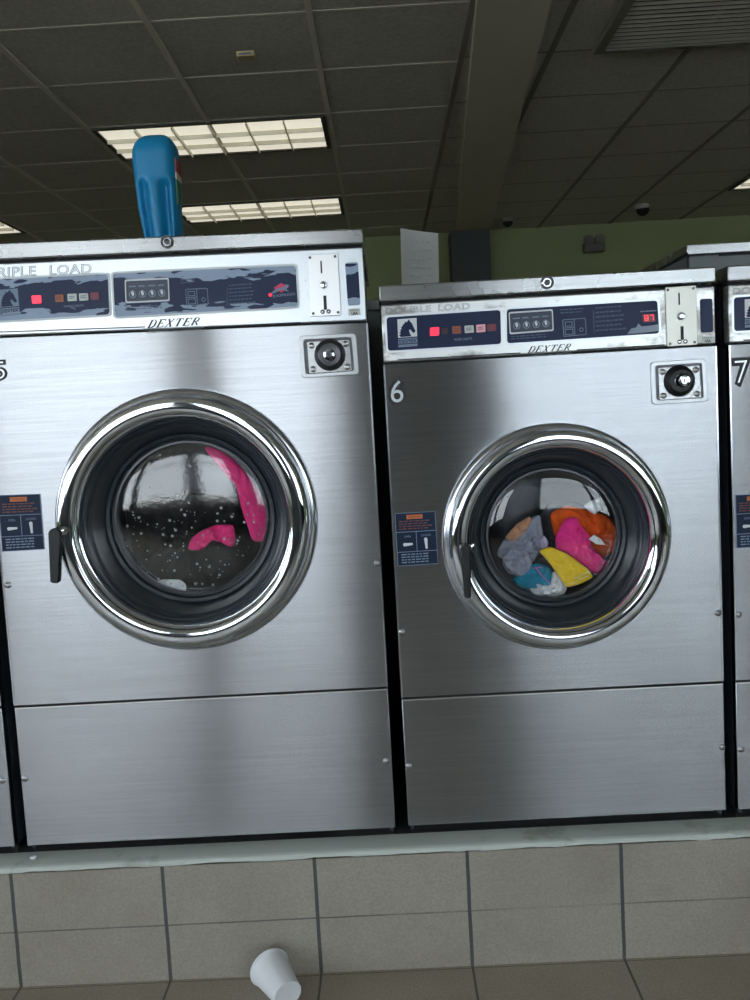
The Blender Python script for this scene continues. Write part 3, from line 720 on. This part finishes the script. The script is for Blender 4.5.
# triple load drum
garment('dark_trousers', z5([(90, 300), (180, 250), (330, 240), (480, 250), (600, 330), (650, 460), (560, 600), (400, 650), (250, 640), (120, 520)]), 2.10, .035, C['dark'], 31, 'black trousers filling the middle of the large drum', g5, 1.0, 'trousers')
garment('pink_towel', z5([(400, 55), (450, 65), (520, 105), (590, 175), (640, 260), (672, 350), (680, 420), (650, 448), (600, 448), (590, 400), (560, 320), (540, 230), (500, 150), (430, 100)]), 2.035, .013, C['pink2'], 33, 'long wet pink towel curling down the right of the large drum', g5, .8, 'towel')
garment('pink_washcloth', z5([(342, 475), (355, 430), (400, 395), (460, 372), (530, 372), (540, 440), (525, 468), (500, 455), (478, 410), (440, 440), (400, 478)]), 2.03, .012, C['pink2'], 36, 'small crumpled pink cloth in the middle of the large drum', g5, 1.7, 'cloth')
garment('suds', z5([(160, 615), (215, 600), (250, 588), (320, 590), (345, 612), (338, 655), (280, 658), (215, 645)]), 2.003, .008, FOAM, 38, 'white soap suds at the bottom of the large drum', None, 1.0, 'suds', stuff='stuff')

# ------------------------------------------------------------------ ledge, floor, ceiling, walls
XL, XR, YF, YB, ZC = -5.2, 5.6, -4.0, 8.4, 2.657
def struct(name, mb, m, **kw):
    o = mb.build(name, m, None, **kw); o['kind'] = 'structure'; return o
TILE = tiles('ledge_tile', srgb(156, 151, 141), srgb(78, 80, 82), -.826, .3155, .12, .0075, 'z', .245, .10)
FLOORM = tiles('floor_tile', srgb(158, 150, 136), srgb(88, 84, 78), -.826, .3155, 1.872, .005, 'y', .3155, .14, srgb(120, 106, 84))
m = MB(); m.box(XL, XR, 1.88, 3.55, 0, .247); struct('trim_1', m, TILE)
PAINT = mat('ledge_paint', srgb(198, 206, 200), .45); k = N(PAINT)
n_ = k.noise(k.coord(), 9, 6, .65); k.l(k.mix(k.ramp(n_, [(.55, G(0)), (.72, G(1))]), srgb(196, 205, 199), srgb(150, 156, 146)), k.b.inputs['Base Color'])
m = MB(); n = 220; YP = FRONT+.016
ring = []
for i in range(n+1):                                        # hand-poured lip: slightly wavy lower edge, rounded nose
    x = -1.4+2.8*i/n
    w = noise.noise(Vector((x*9, 3, 0)))*.0035+noise.noise(Vector((x*34, 8, 0)))*.0022
    y_ = 1.876+noise.noise(Vector((x*7, 1, 5)))*.002
    ring.append([m.bm.verts.new(p) for p in ((x, YP, LEDGE), (x, y_+.010, LEDGE), (x, y_+.003, LEDGE-.002), (x, y_, LEDGE-.006), (x, y_, .2515+w), (x, y_+.005, .2495+w), (x, YP, .2495+w))])
for A, B in zip(ring, ring[1:]):
    for j in range(7): m.bm.faces.new((A[j], A[(j+1) % 7], B[(j+1) % 7], B[j]))
m.bm.faces.new(ring[0]); m.bm.faces.new(ring[-1][::-1])
m.box(XL, -1.4, 1.876, YP, .2495, LEDGE); m.box(1.4, XR, 1.876, YP, .2495, LEDGE)
struct('trim_2', m, PAINT, smooth=False)
m = MB(); m.box(XL, XR, YP, 3.55, .2475, LEDGE); struct('trim_11', m, mat('dark_ledge_top', srgb(44, 46, 46), .9))  # dark ledge top behind the lip, seen in gaps between machines
m = MB(); m.box(XL, XR, YF, YB, -.1, 0); struct('floor', m, FLOORM)
CEILM = mat('ceiling_tile', srgb(200, 194, 178), .9); k = N(CEILM)
nn = k.noise(k.coord(), 60, 3, .6); n2 = k.noise(k.coord(), 1.2, 2)
k.l(k.mix(k.ramp(nn, [(.35, G(0)), (.65, G(1))]), srgb(188, 184, 174), srgb(208, 204, 194)), k.b.inputs['Base Color']); k.bump(nn, .4, .004)
m = MB(); m.box(XL, XR, YF, YB, ZC, ZC+.12); struct('ceiling', m, CEILM)
GX = lambda c: -.2+.61*c
GY = lambda r: 3.704+.61*r
BARL = mat('ceiling_grid_lit', srgb(222, 218, 204), .6); BARR = mat('ceiling_grid_shaded', srgb(140, 135, 120), .7)  # light caught on the left put into colour: lighter bars left, darker right
BEAMX0, BEAMX1 = .30, .56
m = MB(); c = 1
for c in range(-8, 1): m.box(GX(c)-.012, GX(c)+.012, YF, YB, ZC-.006, ZC)
struct('trim_3', m, BARL)
m = MB()
for r_ in range(-12, 8): m.box(XL, .40, GY(r_)-.007, GY(r_)+.007, ZC-.0016, ZC)
struct('trim_10', m, BARL)
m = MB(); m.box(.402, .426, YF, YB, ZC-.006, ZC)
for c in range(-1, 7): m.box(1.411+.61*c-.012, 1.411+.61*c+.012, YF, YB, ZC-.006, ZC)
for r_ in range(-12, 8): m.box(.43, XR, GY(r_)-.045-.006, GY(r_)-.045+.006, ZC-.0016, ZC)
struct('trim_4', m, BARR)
# soffit beam under the ceiling, ending on a dark column
zbm = 2.615
a0, a1, b0, b1 = atz(477, 0, zbm), atz(455, 240, zbm), atz(552, 0, zbm), atz(487, 240, zbm)
xa, xb = (a0.x+a1.x)/2, (b0.x+b1.x)/2
BEAMM = mat('beam_paint', srgb(205, 198, 180), .8)
def along(p, q, y): t = (y-p.y)/(q.y-p.y); return (p.x+(q.x-p.x)*t, y)
m = MB(); m.hprism([along(a0, a1, 1.0), along(b0, b1, 1.0), along(b0, b1, YB), along(a0, a1, YB)], zbm, ZC); struct('trim_5', m, BEAMM)
cL, cR = at(451, 243, 8.1), at(490, 240, 8.1)
m = MB(); m.box(cL.x, cR.x, 8.1, 8.4, 0, zbm)
COLM = mat('dark_column_paint', srgb(58, 62, 62), .6)
struct('trim_6', m, COLM)
GREEN = mat('green_wall_paint', srgb(142, 150, 108), .8)
m = MB(); m.box(XL, XR, YB, YB+.1, 0, ZC); struct('wall_back', m, GREEN)
FILL_SIDEW = [(-3.7, -2.3), (-2.1, -.7), (-.5, .9)]  # unseen side windows, added to bring more daylight into the room
m = MB(); ys = [YF]+[v for q in FILL_SIDEW for v in q]+[YB]
m.box(XL-.1, XL, YF, YB, 0, .72); m.box(XL-.1, XL, YF, YB, 2.5, ZC)
for i in range(0, len(ys), 2): m.box(XL-.1, XL, ys[i], ys[i+1], .72, 2.5)
struct('wall_left', m, GREEN)
m = MB(); m.box(XR, XR+.1, YF, YB, 0, ZC); struct('wall_right', m, GREEN)
# shop front behind the camera: sill, header, piers and glazed openings to the street
WINS = [(-4.9, -3.75), (-3.4, -1.70), (-1.42, -.40), (.98, 2.95), (3.15, 5.2)]
WZ0, WZ1 = .72, 2.5
FRAMEM = mat('shopfront_frame', srgb(70, 72, 74), .5)
m = MB(); m.box(XL, XR, YF-.1, YF, 0, WZ0); m.box(XL, XR, YF-.1, YF, WZ1, ZC)
xs = [XL]+[v for w in WINS for v in w]+[XR]
for i in range(0, len(xs), 2): m.box(xs[i], xs[i+1], YF-.1, YF, WZ0, WZ1)
struct('wall_front', m, FRAMEM)
for i, (a, b) in enumerate(WINS):
    o = bpy.data.objects.new('window_%d' % (i+1), None); COL.objects.link(o); o['kind'] = 'structure'; ORG = Vector((0, 0, 0))
    m = MB(); t = .04
    for q in ((a, a+t, WZ0, WZ1), (b-t, b, WZ0, WZ1), (a, b, WZ0, WZ0+t), (a, b, WZ1-t, WZ1), (a, b, 1.92, 1.96)): m.box(q[0], q[1], YF-.08, YF-.02, q[2], q[3])
    m.build('window_frame', FRAMEM, o)
    m = MB(); m.box(a+t, b-t, YF-.052, YF-.048, WZ0+t, WZ1-t); m.build('pane', PANE, o)
    l = bpy.data.lights.new('sky_portal', 'AREA'); l.shape = 'RECTANGLE'; l.size = b-a; l.size_y = WZ1-WZ0; l.cycles.is_portal = True
    lo = bpy.data.objects.new('sky_portal', l); COL.objects.link(lo); lo.location = ((a+b)/2, YF-.12, (WZ0+WZ1)/2); lo.rotation_euler = (PI/2, 0, 0)
for i, (a, b) in enumerate(FILL_SIDEW):  # added openings, daylight fill from the left
    o = bpy.data.objects.new('window_%d' % (i+6), None); COL.objects.link(o); o['kind'] = 'structure'; ORG = Vector((0, 0, 0))
    m = MB(); t = .04
    for q in ((a, a+t, WZ0, WZ1), (b-t, b, WZ0, WZ1), (a, b, WZ0, WZ0+t), (a, b, WZ1-t, WZ1), (a, b, 1.92, 1.96)): m.box(XL-.08, XL-.02, q[0], q[1], q[2], q[3])
    m.build('window_frame', FRAMEM, o)
    m = MB(); m.box(XL-.052, XL-.048, a+t, b-t, WZ0+t, WZ1-t); m.build('pane', PANE, o)
    l = bpy.data.lights.new('sky_portal', 'AREA'); l.shape = 'RECTANGLE'; l.size = WZ1-WZ0; l.size_y = b-a; l.cycles.is_portal = True
    lo = bpy.data.objects.new('sky_portal', l); COL.objects.link(lo); lo.location = (XL-.12, (a+b)/2, (WZ0+WZ1)/2); lo.rotation_euler = (0, -PI/2, 0)
# unseen block added behind the camera for a person's dark reflection in the steel
m = MB(); m.box(-.22, .76, -3.6, -3.0, 0, ZC); struct('trim_7', m, mat('reflection_block', srgb(136, 142, 150), .7))
m = MB(); m.box(-30, 30, -40, 16, -.14, -.12); struct('trim_8', m, mat('pavement', srgb(196, 194, 188), .9))

m = MB(); m.box(1.2, 14, -16, -9, -.12, 8); struct('trim_9', m, mat('added_sky_block', srgb(212, 220, 228), .9))  # unseen block, added to dim the sky mirrored from the right windows
# ------------------------------------------------------------------ ceiling fittings
DIFF = mat('lamp_diffuser', srgb(235, 232, 215), .5); k = N(DIFF)
k.b.inputs['Emission Color'].default_value = srgb(252, 246, 226); k.b.inputs['Emission Strength'].default_value = .43
LOUV = mat('louver', srgb(225, 222, 206), .5)
def fixture(x0, x1, y0, y1, label):
    global ORG
    r = root('ceiling_light', ((x0+x1)/2, (y0+y1)/2, ZC), label, 'ceiling light', 'recessed ceiling lights')
    m = MB(); t = .022; z0 = ZC-.012
    for q in ((x0, x0+t, y0, y1), (x1-t, x1, y0, y1), (x0+t, x1-t, y0, y0+t), (x0+t, x1-t, y1-t, y1)): m.box(q[0], q[1], q[2], q[3], z0, ZC-.0005)
    m.build('frame', mat('light_frame', srgb(70, 68, 60), .5), r)
    m = MB(); m.box(x0+t, x1-t, y0+t, y1-t, ZC-.004, ZC-.001); m.build('diffuser', DIFF, r)
    m = MB(); w = .003
    for i in range(1, 6): x = x0+t+(x1-x0-2*t)*i/6; m.box(x-w, x+w, y0+t, y1-t, ZC-.026, ZC-.004)
    for i in range(1, 3): y = y0+t+(y1-y0-2*t)*i/3; m.box(x0+t, x1-t, y-w, y+w, ZC-.026, ZC-.004)
    m.build('louver', LOUV, r)
fixture(GX(-2)+.02, GX(0)-.02, GY(2)+.01, GY(3)-.01, 'lit ceiling light seen right behind the blue detergent jug')
fixture(GX(-2)+.02, GX(0)-.02, GY(5)+.01, GY(6)-.01, 'smaller looking lit ceiling light just above the large washing machine')
fixture(GX(-6)+.02, GX(-4)+.0, GY(5)+.01, GY(6)-.01, 'lit ceiling light cut off by the left edge')
rx = atz(727, 190, ZC); fixture(rx.x, rx.x+1.2, GY(5)-.03, GY(6)-.06, 'lit ceiling light cut off by the right edge')
# air vent
v0 = atz(592, 48, ZC); v1 = atz(625, 0, ZC)
r = root('ceiling_vent', (v0.x+.6, v0.y-.4, ZC), 'dark louvred air vent in the ceiling at upper right', 'air vent')
m = MB(); X0, X1, Y1, Y0 = v0.x, v0.x+1.25, v0.y, v0.y-.72; t = .045
VF = mat('vent_frame', srgb(120, 118, 108), .6); SLAT = mat('vent_slat', srgb(205, 202, 190), .6)
for q in ((X0, X0+t, Y0, Y1), (X1-t, X1, Y0, Y1), (X0+t, X1-t, Y0, Y0+t), (X0+t, X1-t, Y1-t, Y1)): m.box(q[0], q[1], q[2], q[3], ZC-.03, ZC-.0005)
m.build('frame', VF, r, bevel=.006)
m = MB(); m.box(X0+t, X1-t, Y0+t, Y1-t, ZC-.003, ZC-.0005); m.build('backing', GAP, r)
nsl = 15
for i in range(nsl):
    y = Y0+t+(Y1-Y0-2*t)*(i+.5)/nsl; m = MB()
    m.bm.faces.new([m.bm.verts.new(p) for p in ((X0+t, y-.005, ZC-.017), (X1-t, y-.005, ZC-.017), (X1-t, y+.005, ZC-.026), (X0+t, y+.005, ZC-.026))])
    g = bmesh.ops.solidify(m.bm, geom=list(m.bm.faces), thickness=.002); m.build('slat', SLAT, r)
# dome cameras, sensor, emergency light
def dome(px, py, Y, R_, label):
    p = at(px, py, Y); r = root('ceiling_camera', (p.x, Y, ZC), label, 'camera', 'dome cameras under the ceiling')
    m = MB(); prof = [(R_*1.15, 0), (R_*1.15, .03), (R_, .035)]; seg = 24
    def vl(mm, prof):
        rings = [[mm.bm.verts.new((p.x+a*math.cos(2*PI*i/seg), Y+a*math.sin(2*PI*i/seg), ZC+.002-h)) for i in range(seg)] for a, h in prof]
        for A, B in zip(rings, rings[1:]):
            for i in range(seg): mm.bm.faces.new((A[i], A[(i+1) % seg], B[(i+1) % seg], B[i]))
        mm.bm.faces.new(rings[-1]); mm.bm.faces.new(rings[0])
    vl(m, prof); m.build('base', mat('dome_base', srgb(150, 148, 138), .5), r, smooth=True)
    m = MB(); vl(m, [(R_*math.cos(.5*PI*i/7), .036+R_*math.sin(.5*PI*i/7)) for i in range(7)]); m.build('dome', BLACK, r, smooth=True)
dome(508, 229, 7.9, .042, 'small dark dome camera right of the column')
dome(643, 219, 7.7, .052, 'dark dome camera above the emergency light, near the right')
p = atz(246, 53, ZC); r = root('ceiling_sensor', (p.x, p.y, ZC), 'small beige box sensor on the ceiling tile', 'sensor')
m = MB(); m.box(p.x-.038, p.x+.038, p.y-.03, p.y+.03, ZC-.022, ZC-.0005); m.build('housing', mat('beige_plastic', srgb(190, 176, 136), .5), r, bevel=.004)
m = MB(); m.box(p.x-.025, p.x+.025, p.y-.0315, p.y-.03, ZC-.016, ZC-.010); m.build('lens', DIM, r)
p = at(594, 245, YB-.05); r = root('emergency_light', (p.x, YB-.03, p.z-.06), 'twin headed emergency light on the green back wall', 'emergency light')
EM = mat('emergency_light_plastic', srgb(96, 92, 84), .5)
m = MB(); m.box(p.x-.09, p.x+.09, YB-.07, YB+.003, p.z-.06, p.z+.02); m.build('housing', EM, r, bevel=.01)
for s_ in (-.05, .05):
    m = MB(); m.lathe(p.x+s_, p.z+.042, [(.0, .0), (.03, 0), (.042, .05), (.042, .06), (0, .055)], 20, YB-.02); m.build('lamp_head', EM, r, smooth=True)

# ------------------------------------------------------------------ machines of the row behind, seen over the tops
def rear_machine(x0, x1, Y, zt, label, hose):
    r = root('rear_washing_machine', ((x0+x1)/2, Y+.3, LEDGE), label, 'washing machine', 'washing machines of the row behind')
    m = MB(); m.box(x0+.004, x1-.004, Y, Y+.6, LEDGE, zt-.03); m.build('cabinet', mat('grey_back_panel', srgb(112, 118, 122), .55), r, bevel=.004)
    m = MB(); m.box(x0, x1, Y-.006, Y+.61, zt-.029, zt); m.build('lid', LIDST, r, bevel=.003)
    m = MB(); w = (x1-x0); m.box(x0+.09, x0+.26, Y-.0015, Y, zt-.036, zt-.030); m.lathe(x0+.24+.12, zt-.05, [(.007, 0), (.006, .002), (0, .002)], 14, Y); m.box(x0+.002, x0+.005, Y-.003, Y, LEDGE+.3, zt-.03); m.build('panel_slot', GAP, r)
    if hose:
        a = at(664, 267, Y-.02); b = at(687, 253.5, Y-.02)
        m = MB(); m.tube([a+(a-b), a, a.lerp(b, .5), b, b+Vector((.015, .03, -.01))], .0035, 8); m.build('cable', BLACK, r, smooth=True)
q = at(686, 248, 2.72); zt_ = q.z+.008
rear_machine(q.x, q.x+.75, 2.72, zt_, 'tall grey machine rising behind the tops of machines 6 and 7', True)
q = at(372, 300, 2.72)
rear_machine(q.x-.42, q.x+.28, 2.72, q.z, 'grey machine glimpsed through the gap between the two middle machines', False)

# ------------------------------------------------------------------ detergent jug on the large machine
LIDTOP = 1.533
def jug():
    Y = 2.06; c = at(161, 236, Y); cx = c.x+.004
    lidz = 1.521+.014*(( -.024-cx)/.783)+.0005
    r = root('detergent_jug', (cx, Y, lidz), 'blue plastic detergent jug standing on the large washing machine', 'jug')
    BL = mat('blue_plastic', srgb(16, 130, 182), .38, 0, Subsurface_Weight=.0)
    top = at(155, 136, Y).z; H_ = top-lidz
    # body: stacked super-ellipse rings; handle ridge with a hollow on each side on the camera side
    rows = []; NR, NS = 44, 72
    bm = bmesh.new(); last = None
    Lx = lambda z: at(150, 236, Y)
    def edges(t):         # picture outline of the jug, t = 0 base .. 1 top
        l = [(0, 146.5), (.12, 145), (.35, 140), (.6, 136.5), (.8, 134.3), (.92, 134.2), (1, 134.6)]
        rr = [(0, 180.5), (.12, 180.8), (.35, 179.6), (.6, 178.6), (.8, 177.8), (.92, 177.3), (1, 177)]
        def ip(T):
            for a, b in zip(T, T[1:]):
                if t <= b[0]: return a[1]+(b[1]-a[1])*(t-a[0])/(b[0]-a[0])
            return T[-1][1]
        return ip(l), ip(rr)
    for i in range(NR+1):
        t = i/NR; z = lidz+H_*t
        py = 236+(t-.0)*(-100)
        a, b = edges(t); xl = at(a, py, Y).x; xr = at(b, py, Y).x
        mx = (xl+xr)/2; hx = (xr-xl)/2; hy = .052
        k = 1
        if t > .80:
            s_ = (t-.80)/.20; k = math.sqrt(max(.0, 1-(s_**2.3)*.985))
        if t < .03: k = .95+.05*t/.03
        kx = k**.75 if t > .80 else k
        ring = []
        for j in range(NS):
            an = 2*PI*j/NS; ca, sa = math.cos(an), math.sin(an); e = .62
            x = mx+hx*kx*math.copysign(abs(ca)**e, ca); y = Y+hy*k*math.copysign(abs(sa)**e, sa)
            if sa < 0:      # side facing the camera
                u = (x-mx)/hx
                depth = smoothstep((.60+.0-t)/.09+.0)*1.0
                hollow = math.exp(-((abs(u)-.52)/.20)**2)*depth
                arch = smoothstep(((.64-.22*abs(abs(u)-.5))-t)/.06)
                y += .020*hollow*arch
                y -= .006*math.exp(-(u/.22)**2)*depth
            ring.append(bm.verts.new((x, y, z)))
        if last:
            for j in range(NS): bm.faces.new((last[j], last[(j+1) % NS], ring[(j+1) % NS], ring[j]))
        else: bm.faces.new(ring[::-1])
        last = ring
    bm.faces.new(last)
    mb = MB(); mb.bm.free(); mb.bm = bm; mb.build('bottle', BL, r, smooth=True)
    # printed label on the right hand side of the jug
    m = MB(); A = at(177.2, 160, Y-.01); B = at(178.6, 205, Y-.01)
    cols = [(.0, .30, srgb(150, 60, 60)), (.30, .45, srgb(210, 200, 190)), (.45, 1.0, srgb(60, 130, 110))]
    for i, (t0, t1, cc) in enumerate(cols):
        m = MB(); p0 = A.lerp(B, t0); p1 = A.lerp(B, t1)
        m.prism([(p0.x-.005, p0.z), (p0.x+.0005, p0.z), (p1.x+.0013, p1.z), (p1.x-.005, p1.z)], Y-.026, Y+.026)
        m.build('label', mat('jug_label_%d' % i, cc, .4), r)
jug()

# ------------------------------------------------------------------ paper notice on machine 6
Yp = 2.16; pts = [(400.5, 227), (438.5, 232), (438.5, 282), (401.5, 286)]
PAPER = mat('paper', srgb(205, 207, 205), .8)
P3 = [at(x, y, Yp) for x, y in pts]; zlid = 1.4075
P3[2] = Vector((at(438.5, 283, Yp).x, Yp+.004, zlid)); P3[3] = Vector((at(401.5, 286, Yp).x, Yp+.0, zlid))
r = root('paper_notice', (P3[3].x+.04, Yp, zlid), 'white paper notice with faint print standing on machine 6', 'notice')
m = MB(); NX, NZ = 8, 10; grid = []
for j in range(NZ+1):
    row = []
    for i in range(NX+1):
        p = P3[0].lerp(P3[1], i/NX).lerp(P3[3].lerp(P3[2], i/NX), j/NZ)
        p.y += .05*(1-j/NZ)**1*.3+.004*math.sin(i/NX*PI); row.append(m.bm.verts.new(p))
    grid.append(row)
for j in range(NZ):
    for i in range(NX): m.bm.faces.new((grid[j][i], grid[j+1][i], grid[j+1][i+1], grid[j][i+1]))
bmesh.ops.solidify(m.bm, geom=list(m.bm.faces), thickness=.0008)
m.build('sheet', PAPER, r, smooth=True)
m = MB(); rnd = random.Random(5)
for j in range(6):
    t = .16+j*.13; a = P3[0].lerp(P3[3], t); b = P3[1].lerp(P3[2], t)
    u = .2+rnd.random()*.1
    while u < .8:
        w = rnd.uniform(.05, .12); p = a.lerp(b, u); q = a.lerp(b, min(.82, u+w))
        y = Yp+.05*(1-t)*.3-.004
        m.prism([(p.x, p.z-.0015), (q.x, q.z-.0015), (q.x, q.z+.0015), (p.x, p.z+.0015)], y, y+.001); u += w+.03
m.build('print', mat('faint_print', srgb(170, 172, 172), .8), r)

# ------------------------------------------------------------------ foam cup lying on the floor
def cup():
    R1, R0, L = .0405, .0290, .090
    cr = atz(269, 968, R1); cb = Vector((cr.x+.047, cr.y-.078, 0)); d = Vector((cb.x-cr.x, cb.y-cr.y, 0)).normalized()
    r = root('foam_cup', (cr.x, cr.y, 0), 'white foam cup lying on the floor below the ledge', 'cup')
    tilt = math.asin((R1+.002-R0)/L)
    ax = Vector((d.x*math.cos(tilt), d.y*math.cos(tilt), -math.sin(tilt))); s_ = Vector((-d.y, d.x, 0)); u_ = ax.cross(s_)
    O = Vector((cr.x, cr.y, R1+.0025))
    prof = [(0, R1-.003), (.0, R1+.001), (.003, R1+.0022), (.006, R1+.001), (.007, R1-.0005)]+[(L*t, R1+(R0-R1)*t-.0005) for t in (.15, .4, .7, .95)]+[(L-.0005, R0), (L, R0-.001), (L, R0-.003), (L-.0015, R0-.0035), (L-.0015, .001)]
    inner = [(L-.006, .001), (L-.006, R0-.005)]+[(L*t, R1+(R0-R1)*t-.0035) for t in (.9, .5, .1)]+[(0, R1-.003)]
    m = MB(); seg = 48; rings = []
    for a, rad in prof+inner: rings.append([m.bm.verts.new(O+ax*a+(s_*math.cos(2*PI*i/seg)+u_*math.sin(2*PI*i/seg))*rad) for i in range(seg)])
    for A, B in zip(rings, rings[1:]):
        for i in range(seg): m.bm.faces.new((A[i], A[(i+1) % seg], B[(i+1) % seg], B[i]))
    bmesh.ops.remove_doubles(m.bm, verts=m.bm.verts, dist=1e-5)
    o = m.build('body', mat('foam_white', srgb(228, 232, 238), .7), r, smooth=True)
    return r
cup()
# bit of litter on the ledge, in front of the gap
p = at(35, 851, 1.925); m = MB(); m.bm.free(); bm = bmesh.new()
bmesh.ops.create_icosphere(bm, subdivisions=2, radius=.006)
for v in bm.verts: v.co = Vector((v.co.x*1.3, v.co.y, v.co.z*.5))*(1+.35*noise.noise(v.co*300)); v.co += Vector((p.x, 1.915, LEDGE+.0028))
m.bm = bm; o = m.build('paper_scrap', FOAM, None, origin=Vector((p.x, 1.915, LEDGE+.0028))); tag(o, 'tiny crumpled white scrap on the ledge at the left', 'scrap')

# ------------------------------------------------------------------ light
w = bpy.data.worlds.new('world'); SC.world = w; w.use_nodes = True
bg = w.node_tree.nodes['Background']; bg.inputs[0].default_value = (.86, .93, 1.0, 1); bg.inputs[1].default_value = 3.8
sl = bpy.data.lights.new('sun', 'SUN'); sl.energy = 9; sl.angle = .01; sl.color = (1, .96, .9); so = bpy.data.objects.new('sun', sl); COL.objects.link(so)
so.rotation_euler = Vector((.45, .62, .9)).to_track_quat('Z', 'Y').to_euler()
SC.view_settings.view_transform = 'Standard'; SC.view_settings.look = 'None'; SC.view_settings.gamma = 1; SC.view_settings.exposure = .75
SC.view_settings.use_curve_mapping = False
SC.cycles.use_denoising = True
SC.cycles.max_bounces = 8; SC.cycles.transparent_max_bounces = 12
SC.cycles.sample_clamp_indirect = 6
